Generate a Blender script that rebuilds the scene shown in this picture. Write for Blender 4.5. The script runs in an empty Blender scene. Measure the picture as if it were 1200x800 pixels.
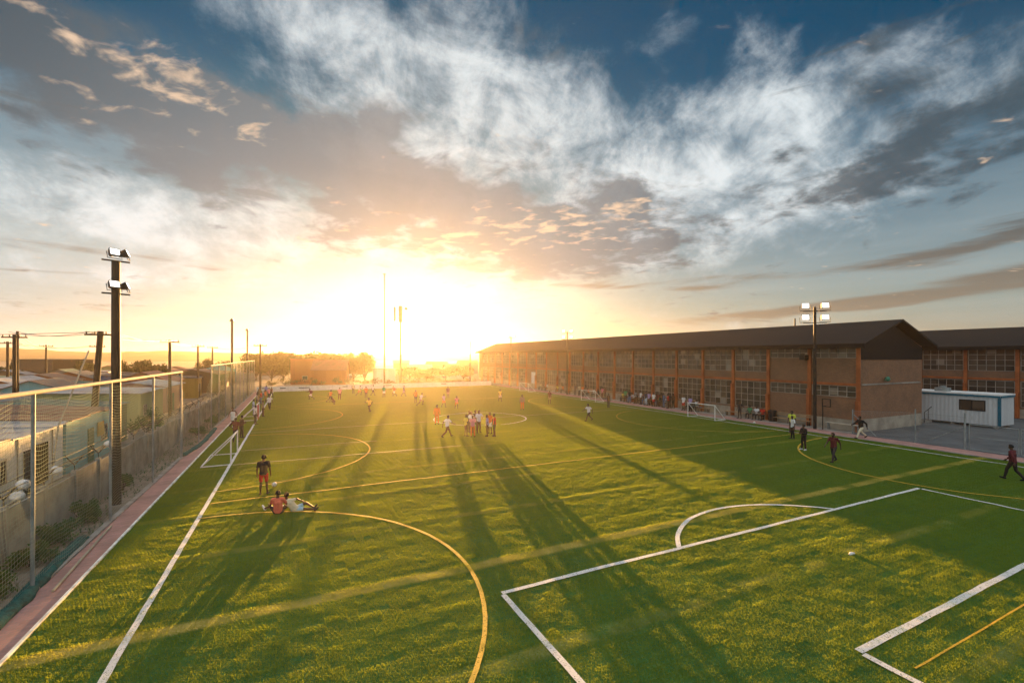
import bpy, bmesh, math, random
from mathutils import Vector, Matrix, noise as mnoise
R = math.radians
C = bpy.context.scene
COL = C.collection
random.seed(11)

# ------------------------------------------------------------------ camera
FPX, HZ, CH = 533.0, 417.0, 6.3                 # focal length and horizon row on a 1200 x 800 frame, camera height in metres
YAW = math.atan((600 - 345) / FPX)              # the pitch runs along +Y, the camera looks this far to its right
FX, FY = math.sin(YAW), math.cos(YAW)
RX, RY = math.cos(YAW), -math.sin(YAW)
cam_d = bpy.data.cameras.new('camera'); cam = bpy.data.objects.new('camera', cam_d); COL.objects.link(cam)
cam.location = (0, 0, CH); cam.rotation_euler = (R(90), 0, -YAW)
cam_d.sensor_width = 36; cam_d.lens = 36 * FPX / 1200; cam_d.shift_y = (HZ - 400) / 1200
cam_d.clip_start = 0.1; cam_d.clip_end = 6000
C.camera = cam

def P(u, v, z=0.0):
    "point at height z seen at photo pixel u, v"
    d = FPX * (CH - z) / (v - HZ); l = (u - 600) / FPX * d
    return FX * d + RX * l, FY * d + RY * l
def Yx(u, x):
    "y of the vertical line at pixel column u in the plane X = x"
    k = (u - 600) / FPX
    return (RX * x - k * FX * x) / (FX + k * FY)
def depth(x, y): return FX * x + FY * y
def D(u, d):
    "ground point at pixel column u and depth d"
    l = (u - 600) / FPX * d
    return FX * d + RX * l, FY * d + RY * l
def Zat(v, d): return CH + (HZ - v) / FPX * d

# ------------------------------------------------------------------ light
SUN_EL, SUN_HEAD = R(2.6), YAW + math.atan((485 - 600) / FPX)     # heading clockwise from +Y
SUN = Vector((math.sin(SUN_HEAD) * math.cos(SUN_EL), math.cos(SUN_HEAD) * math.cos(SUN_EL), math.sin(SUN_EL)))
sun_d = bpy.data.lights.new('sun', 'SUN'); sun = bpy.data.objects.new('sun', sun_d); COL.objects.link(sun)
sun.rotation_euler = SUN.to_track_quat('Z', 'Y').to_euler()
sun.location = SUN * 300
sun_d.energy = 5.0; sun_d.angle = R(0.53); sun_d.color = (1.0, 0.53, 0.17)
C.view_settings.view_transform = 'Standard'; C.view_settings.look = 'None'
C.view_settings.exposure = 2.4; C.view_settings.gamma = 1.0; C.view_settings.use_curve_mapping = False
C.cycles.volume_bounces = 0; C.cycles.max_bounces = 6; C.cycles.diffuse_bounces = 2; C.cycles.glossy_bounces = 2
C.cycles.transmission_bounces = 3; C.cycles.transparent_max_bounces = 16
C.cycles.caustics_reflective = False; C.cycles.caustics_refractive = False
HAZE_DENSITY, HAZE_G = 0.00035, 0.76

class N:
    "a node socket with arithmetic"
    def __init__(s, nt, k): s.nt = nt; s.k = k
    def _m(s, op, *a, clamp=False):
        n = s.nt.nodes.new('ShaderNodeMath'); n.operation = op; n.use_clamp = clamp
        for i, q in enumerate((s,) + a):
            if isinstance(q, N): s.nt.links.new(q.k, n.inputs[i])
            else: n.inputs[i].default_value = q
        return N(s.nt, n.outputs[0])
    def __add__(s, o): return s._m('ADD', o)
    __radd__ = __add__
    def __mul__(s, o): return s._m('MULTIPLY', o)
    __rmul__ = __mul__
    def __sub__(s, o): return s._m('SUBTRACT', o)
    def __rsub__(s, o): return (s * -1.0) + o
    def __truediv__(s, o): return s._m('DIVIDE', o)
    def __pow__(s, o): return s._m('POWER', o)
    def mx(s, o): return s._m('MAXIMUM', o)
    def mn(s, o): return s._m('MINIMUM', o)
    def exp(s): return s._m('EXPONENT')
    def abs(s): return s._m('ABSOLUTE')
    def clamp(s): return s._m('ADD', 0.0, clamp=True)
    def step(s, a, b):
        n = s.nt.nodes.new('ShaderNodeMapRange'); n.interpolation_type = 'SMOOTHSTEP'
        s.nt.links.new(s.k, n.inputs[0]); n.inputs[1].default_value = a; n.inputs[2].default_value = b
        return N(s.nt, n.outputs[0])
def link(nt, a, sock):
    if isinstance(a, N): nt.links.new(a.k, sock)
    elif a is not None:
        if hasattr(sock.default_value, '__len__') and len(sock.default_value) == 4 and len(a) == 3: a = (*a, 1)
        sock.default_value = a
def mixc(nt, f, a, b, mode='MIX'):
    n = nt.nodes.new('ShaderNodeMix'); n.data_type = 'RGBA'; n.blend_type = mode
    link(nt, f, n.inputs[0]); link(nt, a, n.inputs[6]); link(nt, b, n.inputs[7])
    return N(nt, n.outputs[2])
def vec(nt, x, y, z):
    n = nt.nodes.new('ShaderNodeCombineXYZ')
    for i, q in enumerate((x, y, z)):
        if isinstance(q, N): nt.links.new(q.k, n.inputs[i])
        else: n.inputs[i].default_value = q
    return N(nt, n.outputs[0])
def xyz(nt, v):
    n = nt.nodes.new('ShaderNodeSeparateXYZ'); nt.links.new(v.k, n.inputs[0])
    return [N(nt, n.outputs[i]) for i in range(3)]
def noise(nt, v, scale, detail=6, rough=0.55, dist=0.0, lac=2.0):
    n = nt.nodes.new('ShaderNodeTexNoise'); n.inputs['Scale'].default_value = scale; n.inputs['Detail'].default_value = detail
    n.inputs['Roughness'].default_value = rough; n.inputs['Distortion'].default_value = dist; n.inputs['Lacunarity'].default_value = lac
    if v is not None: nt.links.new(v.k, n.inputs['Vector'])
    return N(nt, n.outputs['Fac'])

# ------------------------------------------------------------------ sky
def make_world():
    w = bpy.data.worlds.new('World'); C.world = w; w.use_nodes = True
    nt = w.node_tree; nt.nodes.clear()
    out = nt.nodes.new('ShaderNodeOutputWorld'); bg = nt.nodes.new('ShaderNodeBackground')
    bg.inputs['Strength'].default_value = 0.05
    nt.links.new(bg.outputs[0], out.inputs[0])
    sky = nt.nodes.new('ShaderNodeTexSky'); sky.sky_type = 'NISHITA'; sky.sun_disc = False
    sky.sun_elevation = SUN_EL; sky.sun_rotation = SUN_HEAD
    sky.air_density = 1.0; sky.dust_density = 1.5; sky.ozone_density = 2.0
    tc = nt.nodes.new('ShaderNodeTexCoord')
    x, y, z = xyz(nt, N(nt, tc.outputs['Generated']))
    f = x * FX + y * FY; r = x * RX + y * RY
    az = r._m('ARCTAN2', f); el = z._m('ARCSINE')
    zz = z.mx(0.0)
    # cloud deck: directions projected on a flat layer overhead
    px = x / (zz + 0.09); py = y / (zz + 0.09)
    pf = f / (zz + 0.09); pr = r / (zz + 0.09)
    def blob(u, v, su, sv, tilt=0.0):
        a0 = math.atan((u - 600) / FPX); e0 = math.atan((HZ - v) / math.hypot(FPX, u - 600))
        k = math.cos(a0) / FPX
        ca, sa = math.cos(tilt), math.sin(tilt)
        da, de = az - a0, el - e0
        p = (da * ca + de * sa) * (1 / (su * k)); q = (de * ca - da * sa) * (1 / (sv * k))
        return ((p * p + q * q) * -1.0).exp()
    dot = (x * SUN.x + y * SUN.y + z * SUN.z).mx(0.0)
    ang = dot.mn(1.0)._m('ARCCOSINE')                       # angle from the sun
    g1 = (ang * ang * (-1 / 0.11 ** 2)).exp()               # hot aureole
    g2 = (ang * (-1 / 0.24)).exp()                          # wide warm glow
    g3 = (ang * ang * (-1 / 0.75 ** 2)).exp()
    # clear air
    base = mixc(nt, 1.0, N(nt, sky.outputs[0]), (0.55, 0.82, 1.0, 1), 'MULTIPLY')
    base = mixc(nt, el.step(0.0, 0.42), base, mixc(nt, 1.0, base, (0.0, 0.74, 0.88, 1), 'MULTIPLY'))
    # layers of cloud
    qf = f / (zz + 0.55) * 1.45; qr = r / (zz + 0.55) * 1.45
    n_big = noise(nt, vec(nt, pr * 0.55, pf * 0.42, 3.1), 1.0, 3, 0.5, 0.6)
    n_cir = noise(nt, vec(nt, qr * 1.7 + qf * 0.5, qf * 2.1 - qr * 0.9, 7.7), 2.1, 10, 0.64, 0.35)
    n_fib = noise(nt, vec(nt, qr * 4.2 + qf * 2.2, qf * 2.2 - qr * 2.6, 1.3), 1.5, 9, 0.66, 0.3)
    n_puf = noise(nt, vec(nt, pr * 2.1, pf * 1.9, 5.5), 2.1, 9, 0.55, 0.4)
    n_str = noise(nt, vec(nt, az * 2.2, el * 17.0 - az * 1.6, 9.1), 1.0, 8, 0.55, 0.7)
    n_str2 = noise(nt, vec(nt, az * 1.5, el * 26.0 + az * 1.2, 2.2), 1.0, 8, 0.6, 0.6)
    cov_hi = (blob(420, 75, 190, 70, -0.25) + blob(575, 150, 130, 80, -0.7) + blob(760, 195, 210, 75, 0.12)
              + blob(230, 262, 330, 42, 0.0) * 1.35 + blob(120, 322, 260, 16) * 0.9 + blob(880, 160, 130, 50, 0.2) * 0.7 + blob(640, 230, 220, 70) * 0.7
              + blob(900, 260, 250, 60, 0.2) * 0.55 + blob(650, 90, 60, 70, 0.9) * 0.3)
    cov_hi = cov_hi.mn(1.15)
    hi = cov_hi * 0.85 + (n_cir - 0.5) * 2.0 + (n_fib - 0.5) * 1.3 + (n_big - 0.5) * 1.2 - 0.42
    hi_a = hi.step(-0.20, 1.05)
    cov_gr = (blob(110, 120, 250, 55, -0.35) * 0.9 + blob(360, 180, 300, 50, -0.22) * 1.0 + blob(600, 255, 190, 45, -0.18) * 0.95
              + blob(1060, 205, 150, 40, 0.05) * 0.85 + blob(735, 228, 55, 26) * 0.8 + blob(430, 155, 60, 30) * 0.6 + blob(1120, 120, 160, 60) * 0.3
              + blob(640, 300, 140, 35, -0.05) * 0.6)
    gr = cov_gr * 0.85 + (n_cir - 0.5) * -0.9 + (n_puf - 0.5) * 2.6 + (n_big - 0.5) * 1.4 + (n_fib - 0.5) * 1.3 - 0.42
    gr_a = gr.step(-0.10, 0.55)
    cov_st = (blob(1150, 284, 130, 17, 0.16) * 1.25 + blob(1150, 328, 190, 13, 0.10) * 1.2 + blob(1060, 352, 260, 11, 0.05) * 1.1 + blob(880, 328, 130, 10, 0.10) * 0.9
              + blob(90, 292, 170, 14, 0.05) * 0.55 + blob(260, 342, 200, 12, 0.02) * 0.6 + blob(60, 372, 200, 10) * 0.5)
    st = cov_st * 0.85 + (n_str - 0.5) * 3.0 + (n_str2 - 0.5) * 1.6 - 0.45
    st_a = st.step(0.0, 0.5)
    veil = (el.step(0.55, 0.06) * (n_str * 0.6 + n_str2 * 0.5 + 0.25)).clamp()      # thin bright veil near the horizon
    n_p2 = noise(nt, vec(nt, pr * 4.2 + pf * 0.8, pf * 5.2, 8.8), 2.0, 8, 0.5, 0.3)
    puff = (blob(185, 95, 140, 34, -0.12) * 0.95 + blob(120, 130, 70, 22, -0.2) * 0.4 + blob(560, 275, 140, 30, 0.05) * 1.0 + blob(690, 262, 80, 24) * 0.6 + blob(760, 240, 60, 25) * 0.4).mn(1.0) * 0.9 + (n_p2 - 0.5) * 4.5 + (n_puf - 0.5) * 1.0 - 0.85
    puff_a = puff.step(-0.1, 0.8)
    warm = (g2 * 1.2 + (el.step(0.26, 0.0)) * 0.30).clamp()
    c_hi = mixc(nt, warm, (5.6, 6.1, 6.3, 1), (7.4, 6.9, 6.0, 1))
    c_gr = mixc(nt, warm * 0.48, mixc(nt, g3.step(0.25, 0.90), (0.28, 0.54, 0.74, 1), (1.15, 1.62, 1.95, 1)), (5.0, 3.9, 2.8, 1))
    c_st = mixc(nt, warm, (0.42, 0.56, 0.64, 1), (5.0, 3.8, 2.4, 1))
    c_ve = mixc(nt, warm, (3.4, 4.1, 4.3, 1), (6.6, 5.8, 4.6, 1))
    c_pf = mixc(nt, warm, (5.8, 4.2, 3.0, 1), (8.5, 6.4, 3.9, 1))
    col = base
    col = mixc(nt, (veil * (0.55 + 0.5 * az.step(0.35, -0.5))).clamp(), col, c_ve)
    c_hi = mixc(nt, (n_fib * 0.6 + n_cir * 0.6 - 0.1).step(0.30, 0.62), mixc(nt, 1.0, c_hi, (0.50, 0.56, 0.60, 1), 'MULTIPLY'), c_hi)
    col = mixc(nt, hi_a * 0.90, col, c_hi)
    col = mixc(nt, gr_a * 0.88, col, c_gr)
    col = mixc(nt, st_a * 0.9, col, c_st)
    col = mixc(nt, puff_a * 0.9, col, c_pf)
    glow = (blob(470, 368, 145, 46) * 1.0 + blob(640, 352, 80, 22) * 0.35 + blob(470, 398, 300, 22) * 0.4)
    streak = 1.0 - st_a * 0.25
    gl = (glow * 2.6 + g1 * 2.5) * streak
    gcol = vec(nt, gl * 1.0, gl * 0.93, gl * 0.80)
    col = mixc(nt, 1.0, col, gcol, 'ADD')
    col = mixc(nt, f.step(0.05, -0.55), col, mixc(nt, n_big.step(0.3, 0.7), (3.5, 4.0, 4.3, 1), (5.9, 5.8, 5.6, 1)))  # unseen sky behind the camera, brightened to lift the ambient light
    col = mixc(nt, el.step(0.74, 1.05) * 0.9, col, mixc(nt, n_puf.step(0.35, 0.65), (4.8, 5.6, 6.2, 1), (7.6, 7.9, 8.0, 1)))  # bright cloud sheet added overhead, out of view, as fill light for the ground
    col = mixc(nt, z.step(-0.001, -0.02), col, (0.9, 0.7, 0.45, 1))
    col = mixc(nt, 1.0, col, (0.57, 0.57, 0.57, 1), 'MULTIPLY')
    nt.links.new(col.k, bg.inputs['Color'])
make_world()

# ------------------------------------------------------------------ materials
MATS = {}
def mat(name, col, rough=0.8, metal=0.0, var=0.18, scale=2.0, bump=0.0, bscale=20.0, emit=None, estr=0.0, spec=0.3, world=False):
    "a plain surface whose colour drifts a little with a noise in object (or world) space"
    if name in MATS: return MATS[name]
    m = bpy.data.materials.new(name); m.use_nodes = True; MATS[name] = m
    nt = m.node_tree; b = nt.nodes['Principled BSDF']
    b.inputs['Roughness'].default_value = rough; b.inputs['Metallic'].default_value = metal
    b.inputs['Specular IOR Level'].default_value = spec
    if world: v = N(nt, nt.nodes.new('ShaderNodeNewGeometry').outputs['Position'])
    else: v = N(nt, nt.nodes.new('ShaderNodeTexCoord').outputs['Object'])
    n = noise(nt, v, scale, 5, 0.6)
    lo = tuple(c * (1 - var) for c in col); hi = tuple(min(1, c * (1 + var)) for c in col)
    c = mixc(nt, n.step(0.3, 0.7), lo, hi)
    nt.links.new(c.k, b.inputs['Base Color'])
    if bump:
        bn = nt.nodes.new('ShaderNodeBump'); bn.inputs['Strength'].default_value = bump; bn.inputs['Distance'].default_value = 0.05
        nt.links.new(noise(nt, v, bscale, 5, 0.6).k, bn.inputs['Height']); nt.links.new(bn.outputs[0], b.inputs['Normal'])
    if emit:
        b.inputs['Emission Color'].default_value = (*emit, 1); b.inputs['Emission Strength'].default_value = estr
    return m

def mat_ground():
    m = bpy.data.materials.new('sandy_ground'); m.use_nodes = True; nt = m.node_tree; b = nt.nodes['Principled BSDF']
    b.inputs['Roughness'].default_value = 0.95; b.inputs['Specular IOR Level'].default_value = 0.1
    v = N(nt, nt.nodes.new('ShaderNodeNewGeometry').outputs['Position'])
    a = noise(nt, v, 0.35, 6, 0.6); f = noise(nt, v, 3.0, 8, 0.7); g = noise(nt, v, 0.02, 4, 0.6)
    c = mixc(nt, a.step(0.35, 0.65), (0.20, 0.165, 0.125), (0.34, 0.29, 0.23))
    c = mixc(nt, (f.step(0.45, 0.7)) * 0.6, c, (0.13, 0.105, 0.08))
    c = mixc(nt, (g * 0.5 + a * 0.5).step(0.50, 0.62) * 0.8, c, (0.055, 0.062, 0.025))
    nt.links.new(c.k, b.inputs['Base Color'])
    bn = nt.nodes.new('ShaderNodeBump'); bn.inputs['Strength'].default_value = 0.8; bn.inputs['Distance'].default_value = 0.06
    nt.links.new((f + noise(nt, v, 14, 4, 0.6) * 0.6).k, bn.inputs['Height']); nt.links.new(bn.outputs[0], b.inputs['Normal'])
    return m
def mat_brick(name, c1, c2, mortar, sx=0.22, sy=0.075, axis='x', rough=0.9, msize=0.012):
    m = bpy.data.materials.new(name); m.use_nodes = True; nt = m.node_tree; b = nt.nodes['Principled BSDF']
    b.inputs['Roughness'].default_value = rough; b.inputs['Specular IOR Level'].default_value = 0.15
    v = N(nt, nt.nodes.new('ShaderNodeNewGeometry').outputs['Position']); x, y, z = xyz(nt, v)
    t = nt.nodes.new('ShaderNodeTexBrick'); t.inputs['Scale'].default_value = 1.0
    t.inputs['Brick Width'].default_value = sx; t.inputs['Row Height'].default_value = sy; t.inputs['Mortar Size'].default_value = msize
    uv = vec(nt, x + y, z, 0.0) if axis == 'x' else vec(nt, x, y, 0.0)
    nt.links.new(uv.k, t.inputs['Vector'])
    link(nt, c1, t.inputs['Color1']); link(nt, c2, t.inputs['Color2']); link(nt, mortar, t.inputs['Mortar'])
    n = noise(nt, v, 0.7, 6, 0.65); n2 = noise(nt, v, 6.0, 4, 0.6)
    c = mixc(nt, n.step(0.3, 0.75) * 0.45, N(nt, t.outputs['Color']), (0.10, 0.08, 0.065))
    c = mixc(nt, n2.step(0.5, 0.8) * 0.25, c, (0.33, 0.27, 0.21))
    nt.links.new(c.k, b.inputs['Base Color'])
    bn = nt.nodes.new('ShaderNodeBump'); bn.inputs['Strength'].default_value = 0.5; bn.inputs['Distance'].default_value = 0.012
    nt.links.new(N(nt, t.outputs['Fac']).__rsub__(1.0).k, bn.inputs['Height']); nt.links.new(bn.outputs[0], b.inputs['Normal'])
    return m
def mat_sheet(name, col, rust=(0.16, 0.07, 0.035), amount=0.35, pitch=0.076, rough=0.55, metal=0.25, axis='sum'):
    "corrugated or boarded sheet: ribs by bump, rust and dirt by noise"
    if name in MATS: return MATS[name]
    m = bpy.data.materials.new(name); m.use_nodes = True; MATS[name] = m; nt = m.node_tree; b = nt.nodes['Principled BSDF']
    b.inputs['Roughness'].default_value = rough; b.inputs['Metallic'].default_value = metal
    v = N(nt, nt.nodes.new('ShaderNodeTexCoord').outputs['Object']); x, y, z = xyz(nt, v)
    oi = N(nt, nt.nodes.new('ShaderNodeObjectInfo').outputs['Random'])
    q = (x + y * 1.02) if axis == 'sum' else y
    n = noise(nt, vec(nt, x + oi * 40.0, y, z * 0.5), 1.1, 7, 0.65); n2 = noise(nt, vec(nt, x * 3.0, y * 3.0 + oi * 9.0, z * 0.7), 2.5, 5, 0.6)
    pan = (q * (1 / 0.85) + oi * 7.0)._m('FLOOR'); pan = (pan * 12.9898)._m('SINE') * 437.58; pan = pan._m('FRACT')
    c = mixc(nt, pan * 0.5, col, tuple(k * 0.72 for k in col))
    c = mixc(nt, n.step(0.62 - amount * 0.4, 0.78 - amount * 0.25), c, rust)
    c = mixc(nt, n2.step(0.55, 0.75) * 0.35, c, tuple(k * 0.45 for k in col))
    nt.links.new(c.k, b.inputs['Base Color'])
    bn = nt.nodes.new('ShaderNodeBump'); bn.inputs['Strength'].default_value = 0.7; bn.inputs['Distance'].default_value = 0.02
    nt.links.new(((q * (6.283 / pitch))._m('SINE') * 0.5).k, bn.inputs['Height']); nt.links.new(bn.outputs[0], b.inputs['Normal'])
    return m
def mat_leaf(name, c1, c2, trans=0.35):
    if name in MATS: return MATS[name]
    m = bpy.data.materials.new(name); m.use_nodes = True; MATS[name] = m; nt = m.node_tree
    b = nt.nodes['Principled BSDF']; b.inputs['Roughness'].default_value = 0.7; b.inputs['Specular IOR Level'].default_value = 0.2
    v = N(nt, nt.nodes.new('ShaderNodeNewGeometry').outputs['Position'])
    c = mixc(nt, noise(nt, v, 1.3, 4, 0.6).step(0.35, 0.65), c1, c2)
    nt.links.new(c.k, b.inputs['Base Color'])
    t = nt.nodes.new('ShaderNodeBsdfTranslucent'); nt.links.new(c.k, t.inputs[0])
    mx = nt.nodes.new('ShaderNodeMixShader'); mx.inputs[0].default_value = trans
    nt.links.new(b.outputs[0], mx.inputs[1]); nt.links.new(t.outputs[0], mx.inputs[2])
    nt.links.new(mx.outputs[0], nt.nodes['Material Output'].inputs[0])
    return m
def mat_net(name, col, cell, wire, diamond=False, sag=0.0):
    "wire or twine netting: the threads are there, the holes are holes"
    if name in MATS: return MATS[name]
    m = bpy.data.materials.new(name); m.use_nodes = True; MATS[name] = m; nt = m.node_tree
    b = nt.nodes['Principled BSDF']; b.inputs['Base Color'].default_value = (*col, 1); b.inputs['Roughness'].default_value = 1.0; b.inputs['Specular IOR Level'].default_value = 0.0
    uv = N(nt, nt.nodes.new('ShaderNodeUVMap').outputs[0]); x, y, z = xyz(nt, uv)
    if sag: 
        y = y + (noise(nt, vec(nt, x * 0.35, y * 0.3, 0.0), 1.0, 2, 0.5) - 0.5) * sag
    if diamond: p, q = (x + y) * (1 / cell), (x - y) * (1 / cell)
    else: p, q = x * (1 / cell), y * (1 / cell)
    w = wire / cell
    line = p._m('FRACT')._m('LESS_THAN', w).mx(q._m('FRACT')._m('LESS_THAN', w))
    nt.links.new(line.k, b.inputs['Alpha'])
    return m
def mat_grass(name, blade=True):
    m = bpy.data.materials.new(name); m.use_nodes = True; nt = m.node_tree
    b = nt.nodes['Principled BSDF']; b.inputs['Roughness'].default_value = 0.55; b.inputs['Specular IOR Level'].default_value = 0.15
    v = N(nt, nt.nodes.new('ShaderNodeNewGeometry').outputs['Position']); x, y, z = xyz(nt, v)
    n1 = noise(nt, v, 0.55, 5, 0.6); n2 = noise(nt, v, 5.0, 4, 0.6); n3 = noise(nt, vec(nt, x * 0.25, y * 1.3, 0.0), 1.0, 4, 0.6)
    c = mixc(nt, (n1 * 0.5 + n3 * 0.5).step(0.38, 0.62), (0.040, 0.150, 0.046), (0.074, 0.190, 0.044))
    c = mixc(nt, n2.step(0.40, 0.72) * 0.6, c, (0.15, 0.24, 0.04))
    # worn straw-coloured joints between the rolls of turf
    k = ((y - 12.8 + 0.06 * 1.0 + (noise(nt, vec(nt, x, 0.0, 0.0), 0.4, 3) - 0.5) * 0.25) * (1 / 4.3)); fr = (k - k._m('ROUND')).abs() * 4.3
    worn = noise(nt, vec(nt, x * 0.6, y * 0.4, 4.0), 1.0, 4, 0.6)
    c = mixc(nt, fr.step(0.30, 0.12) * (worn.step(0.38, 0.60) * 0.38 + (y - 12.8).abs().step(1.0, 0.6) * (0.25 + worn.step(0.3, 0.55) * 0.45)).clamp() * y.step(45.0, 20.0), c, (0.56, 0.45, 0.14))
    nt.links.new(c.k, b.inputs['Base Color'])
    if not blade:
        bn = nt.nodes.new('ShaderNodeBump'); bn.inputs['Strength'].default_value = 1.0; bn.inputs['Distance'].default_value = 0.05
        nt.links.new((noise(nt, vec(nt, x * 1.5, y * 3.5, 0.0), 2.0, 6, 0.65)).k, bn.inputs['Height']); nt.links.new(bn.outputs[0], b.inputs['Normal'])
    if blade:
        t = nt.nodes.new('ShaderNodeBsdfTranslucent'); nt.links.new(mixc(nt, 0.75, c, (0.50, 0.55, 0.035)).k, t.inputs[0])
        mx = nt.nodes.new('ShaderNodeMixShader'); mx.inputs[0].default_value = 0.5
        nt.links.new(b.outputs[0], mx.inputs[1]); nt.links.new(t.outputs[0], mx.inputs[2])
        nt.links.new(mx.outputs[0], nt.nodes['Material Output'].inputs[0])
    return m
def mat_line(name, col):
    "paint on turf, rubbed off here and there"
    m = bpy.data.materials.new(name); m.use_nodes = True; nt = m.node_tree; b = nt.nodes['Principled BSDF']
    b.inputs['Roughness'].default_value = 0.85
    v = N(nt, nt.nodes.new('ShaderNodeNewGeometry').outputs['Position'])
    c = mixc(nt, noise(nt, v, 9.0, 5, 0.7).step(0.52, 0.75) * 0.6, col, tuple(k * 0.4 for k in col))
    nt.links.new(c.k, b.inputs['Base Color'])
    nt.links.new((noise(nt, v, 26.0, 3, 0.6).step(0.33, 0.41)).k, b.inputs['Alpha'])
    bn = nt.nodes.new('ShaderNodeBump'); bn.inputs['Strength'].default_value = 1.0; bn.inputs['Distance'].default_value = 0.03
    nt.links.new(noise(nt, v, 40.0, 3, 0.6).k, bn.inputs['Height']); nt.links.new(bn.outputs[0], b.inputs['Normal'])
    return m
def mat_glass(name, tint):
    "every pane of a grid window has its own tone: clean, dusty or papered over"
    m = bpy.data.materials.new(name); m.use_nodes = True; nt = m.node_tree; b = nt.nodes['Principled BSDF']
    b.inputs['Roughness'].default_value = 0.2; b.inputs['Specular IOR Level'].default_value = 0.5
    x, y, z = xyz(nt, N(nt, nt.nodes.new('ShaderNodeNewGeometry').outputs['Position']))
    w = nt.nodes.new('ShaderNodeTexWhiteNoise'); nt.links.new(vec(nt, x._m('ROUND'), ((y - 21.67) * (1 / 0.702))._m('FLOOR'), ((z - 1.15) * (1 / 0.6))._m('FLOOR')).k, w.inputs['Vector'])
    r = N(nt, w.outputs['Value']); dirt = noise(nt, vec(nt, x, y, z), 1.3, 5, 0.6)
    c = mixc(nt, r * 0.8 + dirt * 0.3, (0.03, 0.024, 0.02), tint)
    c = mixc(nt, r.step(0.90, 0.97) * 0.7, c, (0.36, 0.31, 0.25))
    nt.links.new(c.k, b.inputs['Base Color'])
    return m

M = dict(
    ground=mat_ground(), turf=mat_grass('turf_base', False), blade=mat_grass('turf_blade'),
    white_line=mat_line('white_line_paint', (0.80, 0.78, 0.74)), yellow_line=mat_line('yellow_line_paint', (0.62, 0.38, 0.02)),
    faint_line=mat_line('faded_line_paint', (0.40, 0.36, 0.20)),
    paving=mat_brick('red_paving', (0.56, 0.29, 0.25), (0.46, 0.24, 0.21), (0.36, 0.29, 0.26), 0.20, 0.10, 'xy', msize=0.006),
    brick=mat_brick('face_brick', (0.34, 0.155, 0.08), (0.25, 0.115, 0.06), (0.26, 0.19, 0.135)),
    asphalt=mat('yard_asphalt', (0.105, 0.115, 0.12), 0.9, var=0.25, scale=0.6, bump=0.4, bscale=30, world=True),
    concrete=mat('concrete', (0.30, 0.275, 0.24), 0.9, var=0.3, scale=1.1, bump=0.4, bscale=12, world=True),
    plaster=mat('plaster_plinth', (0.33, 0.29, 0.23), 0.9, var=0.3, scale=0.8, bump=0.2, world=True),
    kerb=mat('kerb_white', (0.78, 0.76, 0.70), 0.85, var=0.3, scale=3.0, world=True),
    orange=mat('orange_paint', (0.38, 0.11, 0.036), 0.6, var=0.3, scale=0.9, world=True),
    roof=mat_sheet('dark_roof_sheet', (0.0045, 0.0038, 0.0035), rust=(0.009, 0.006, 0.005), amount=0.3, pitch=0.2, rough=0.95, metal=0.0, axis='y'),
    fascia=mat('dark_fascia', (0.007, 0.0055, 0.005), 0.7),
    frame=mat('window_frame_paint', (0.38, 0.33, 0.28), 0.6, var=0.25),
    pane=mat_glass('window_pane', (0.13, 0.10, 0.075)),
    steel_dark=mat('dark_steel', (0.018, 0.016, 0.015), 0.6, var=0.3),
    galv=mat('galvanised_steel', (0.24, 0.27, 0.27), 0.6, metal=0.15, var=0.25),
    rail=mat('cream_rail_paint', (0.40, 0.34, 0.25), 0.8),
    white=mat('white_paint', (0.74, 0.74, 0.72), 0.5, var=0.1),
    offwhite=mat_sheet('container_panels', (0.62, 0.66, 0.68), rust=(0.45, 0.44, 0.40), amount=0.12, pitch=0.3, rough=0.5, metal=0.0),
    blue_trim=mat('teal_blue_trim', (0.012, 0.13, 0.20), 0.5),
    black=mat('black_plastic', (0.015, 0.015, 0.016), 0.6),
    lamp=mat('lamp_glass', (0.8, 0.8, 0.78), 0.2, emit=(1.0, 0.97, 0.9), estr=0.6),
    wood=mat('pole_timber', (0.045, 0.032, 0.022), 0.85, var=0.3, bump=0.3),
    bark=mat('bark', (0.06, 0.045, 0.03), 0.9, bump=0.4),
    net_wire=mat_net('sports_netting', (0.30, 0.36, 0.31), 0.11, 0.0105, sag=0.7),
    net_green=mat_net('green_windbreak_netting', (0.11, 0.20, 0.13), 0.06, 0.014),
    chain=mat_net('chain_link', (0.30, 0.31, 0.31), 0.10, 0.006, diamond=True),
    goal_net=mat_net('goal_netting', (0.5, 0.48, 0.42), 0.14, 0.010),
    teal_net=mat('teal_net_bundle', (0.012, 0.10, 0.09), 0.9, var=0.4, scale=6, bump=1.0, bscale=18),
    red=mat('red_cloth', (0.55, 0.035, 0.02), 0.8), bag=mat('white_plastic_bag', (0.72, 0.68, 0.64), 0.5, var=0.15, bump=0.5, bscale=9),
    ball=mat('ball_leather', (0.75, 0.73, 0.68), 0.5, var=0.05), wire=mat('cable_black', (0.02, 0.018, 0.016), 0.6),
    bench=mat('bench_timber', (0.34, 0.22, 0.12), 0.8, var=0.25), pale_bench=mat('pale_bench_top', (0.55, 0.50, 0.40), 0.7),
    leaf=mat_leaf('dark_foliage', (0.022, 0.036, 0.012), (0.05, 0.066, 0.018)), leaf2=mat_leaf('weed_foliage', (0.045, 0.105, 0.028), (0.085, 0.155, 0.038)),
    scrub=mat_leaf('scrub_foliage', (0.05, 0.052, 0.02), (0.10, 0.092, 0.03)),
    hill=mat('hill_scrub', (0.060, 0.052, 0.028), 0.95, var=0.45, scale=0.03, world=True),
    lampgreen=mat('lamp_green', (0.05, 0.22, 0.14), 0.4),
)

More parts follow.
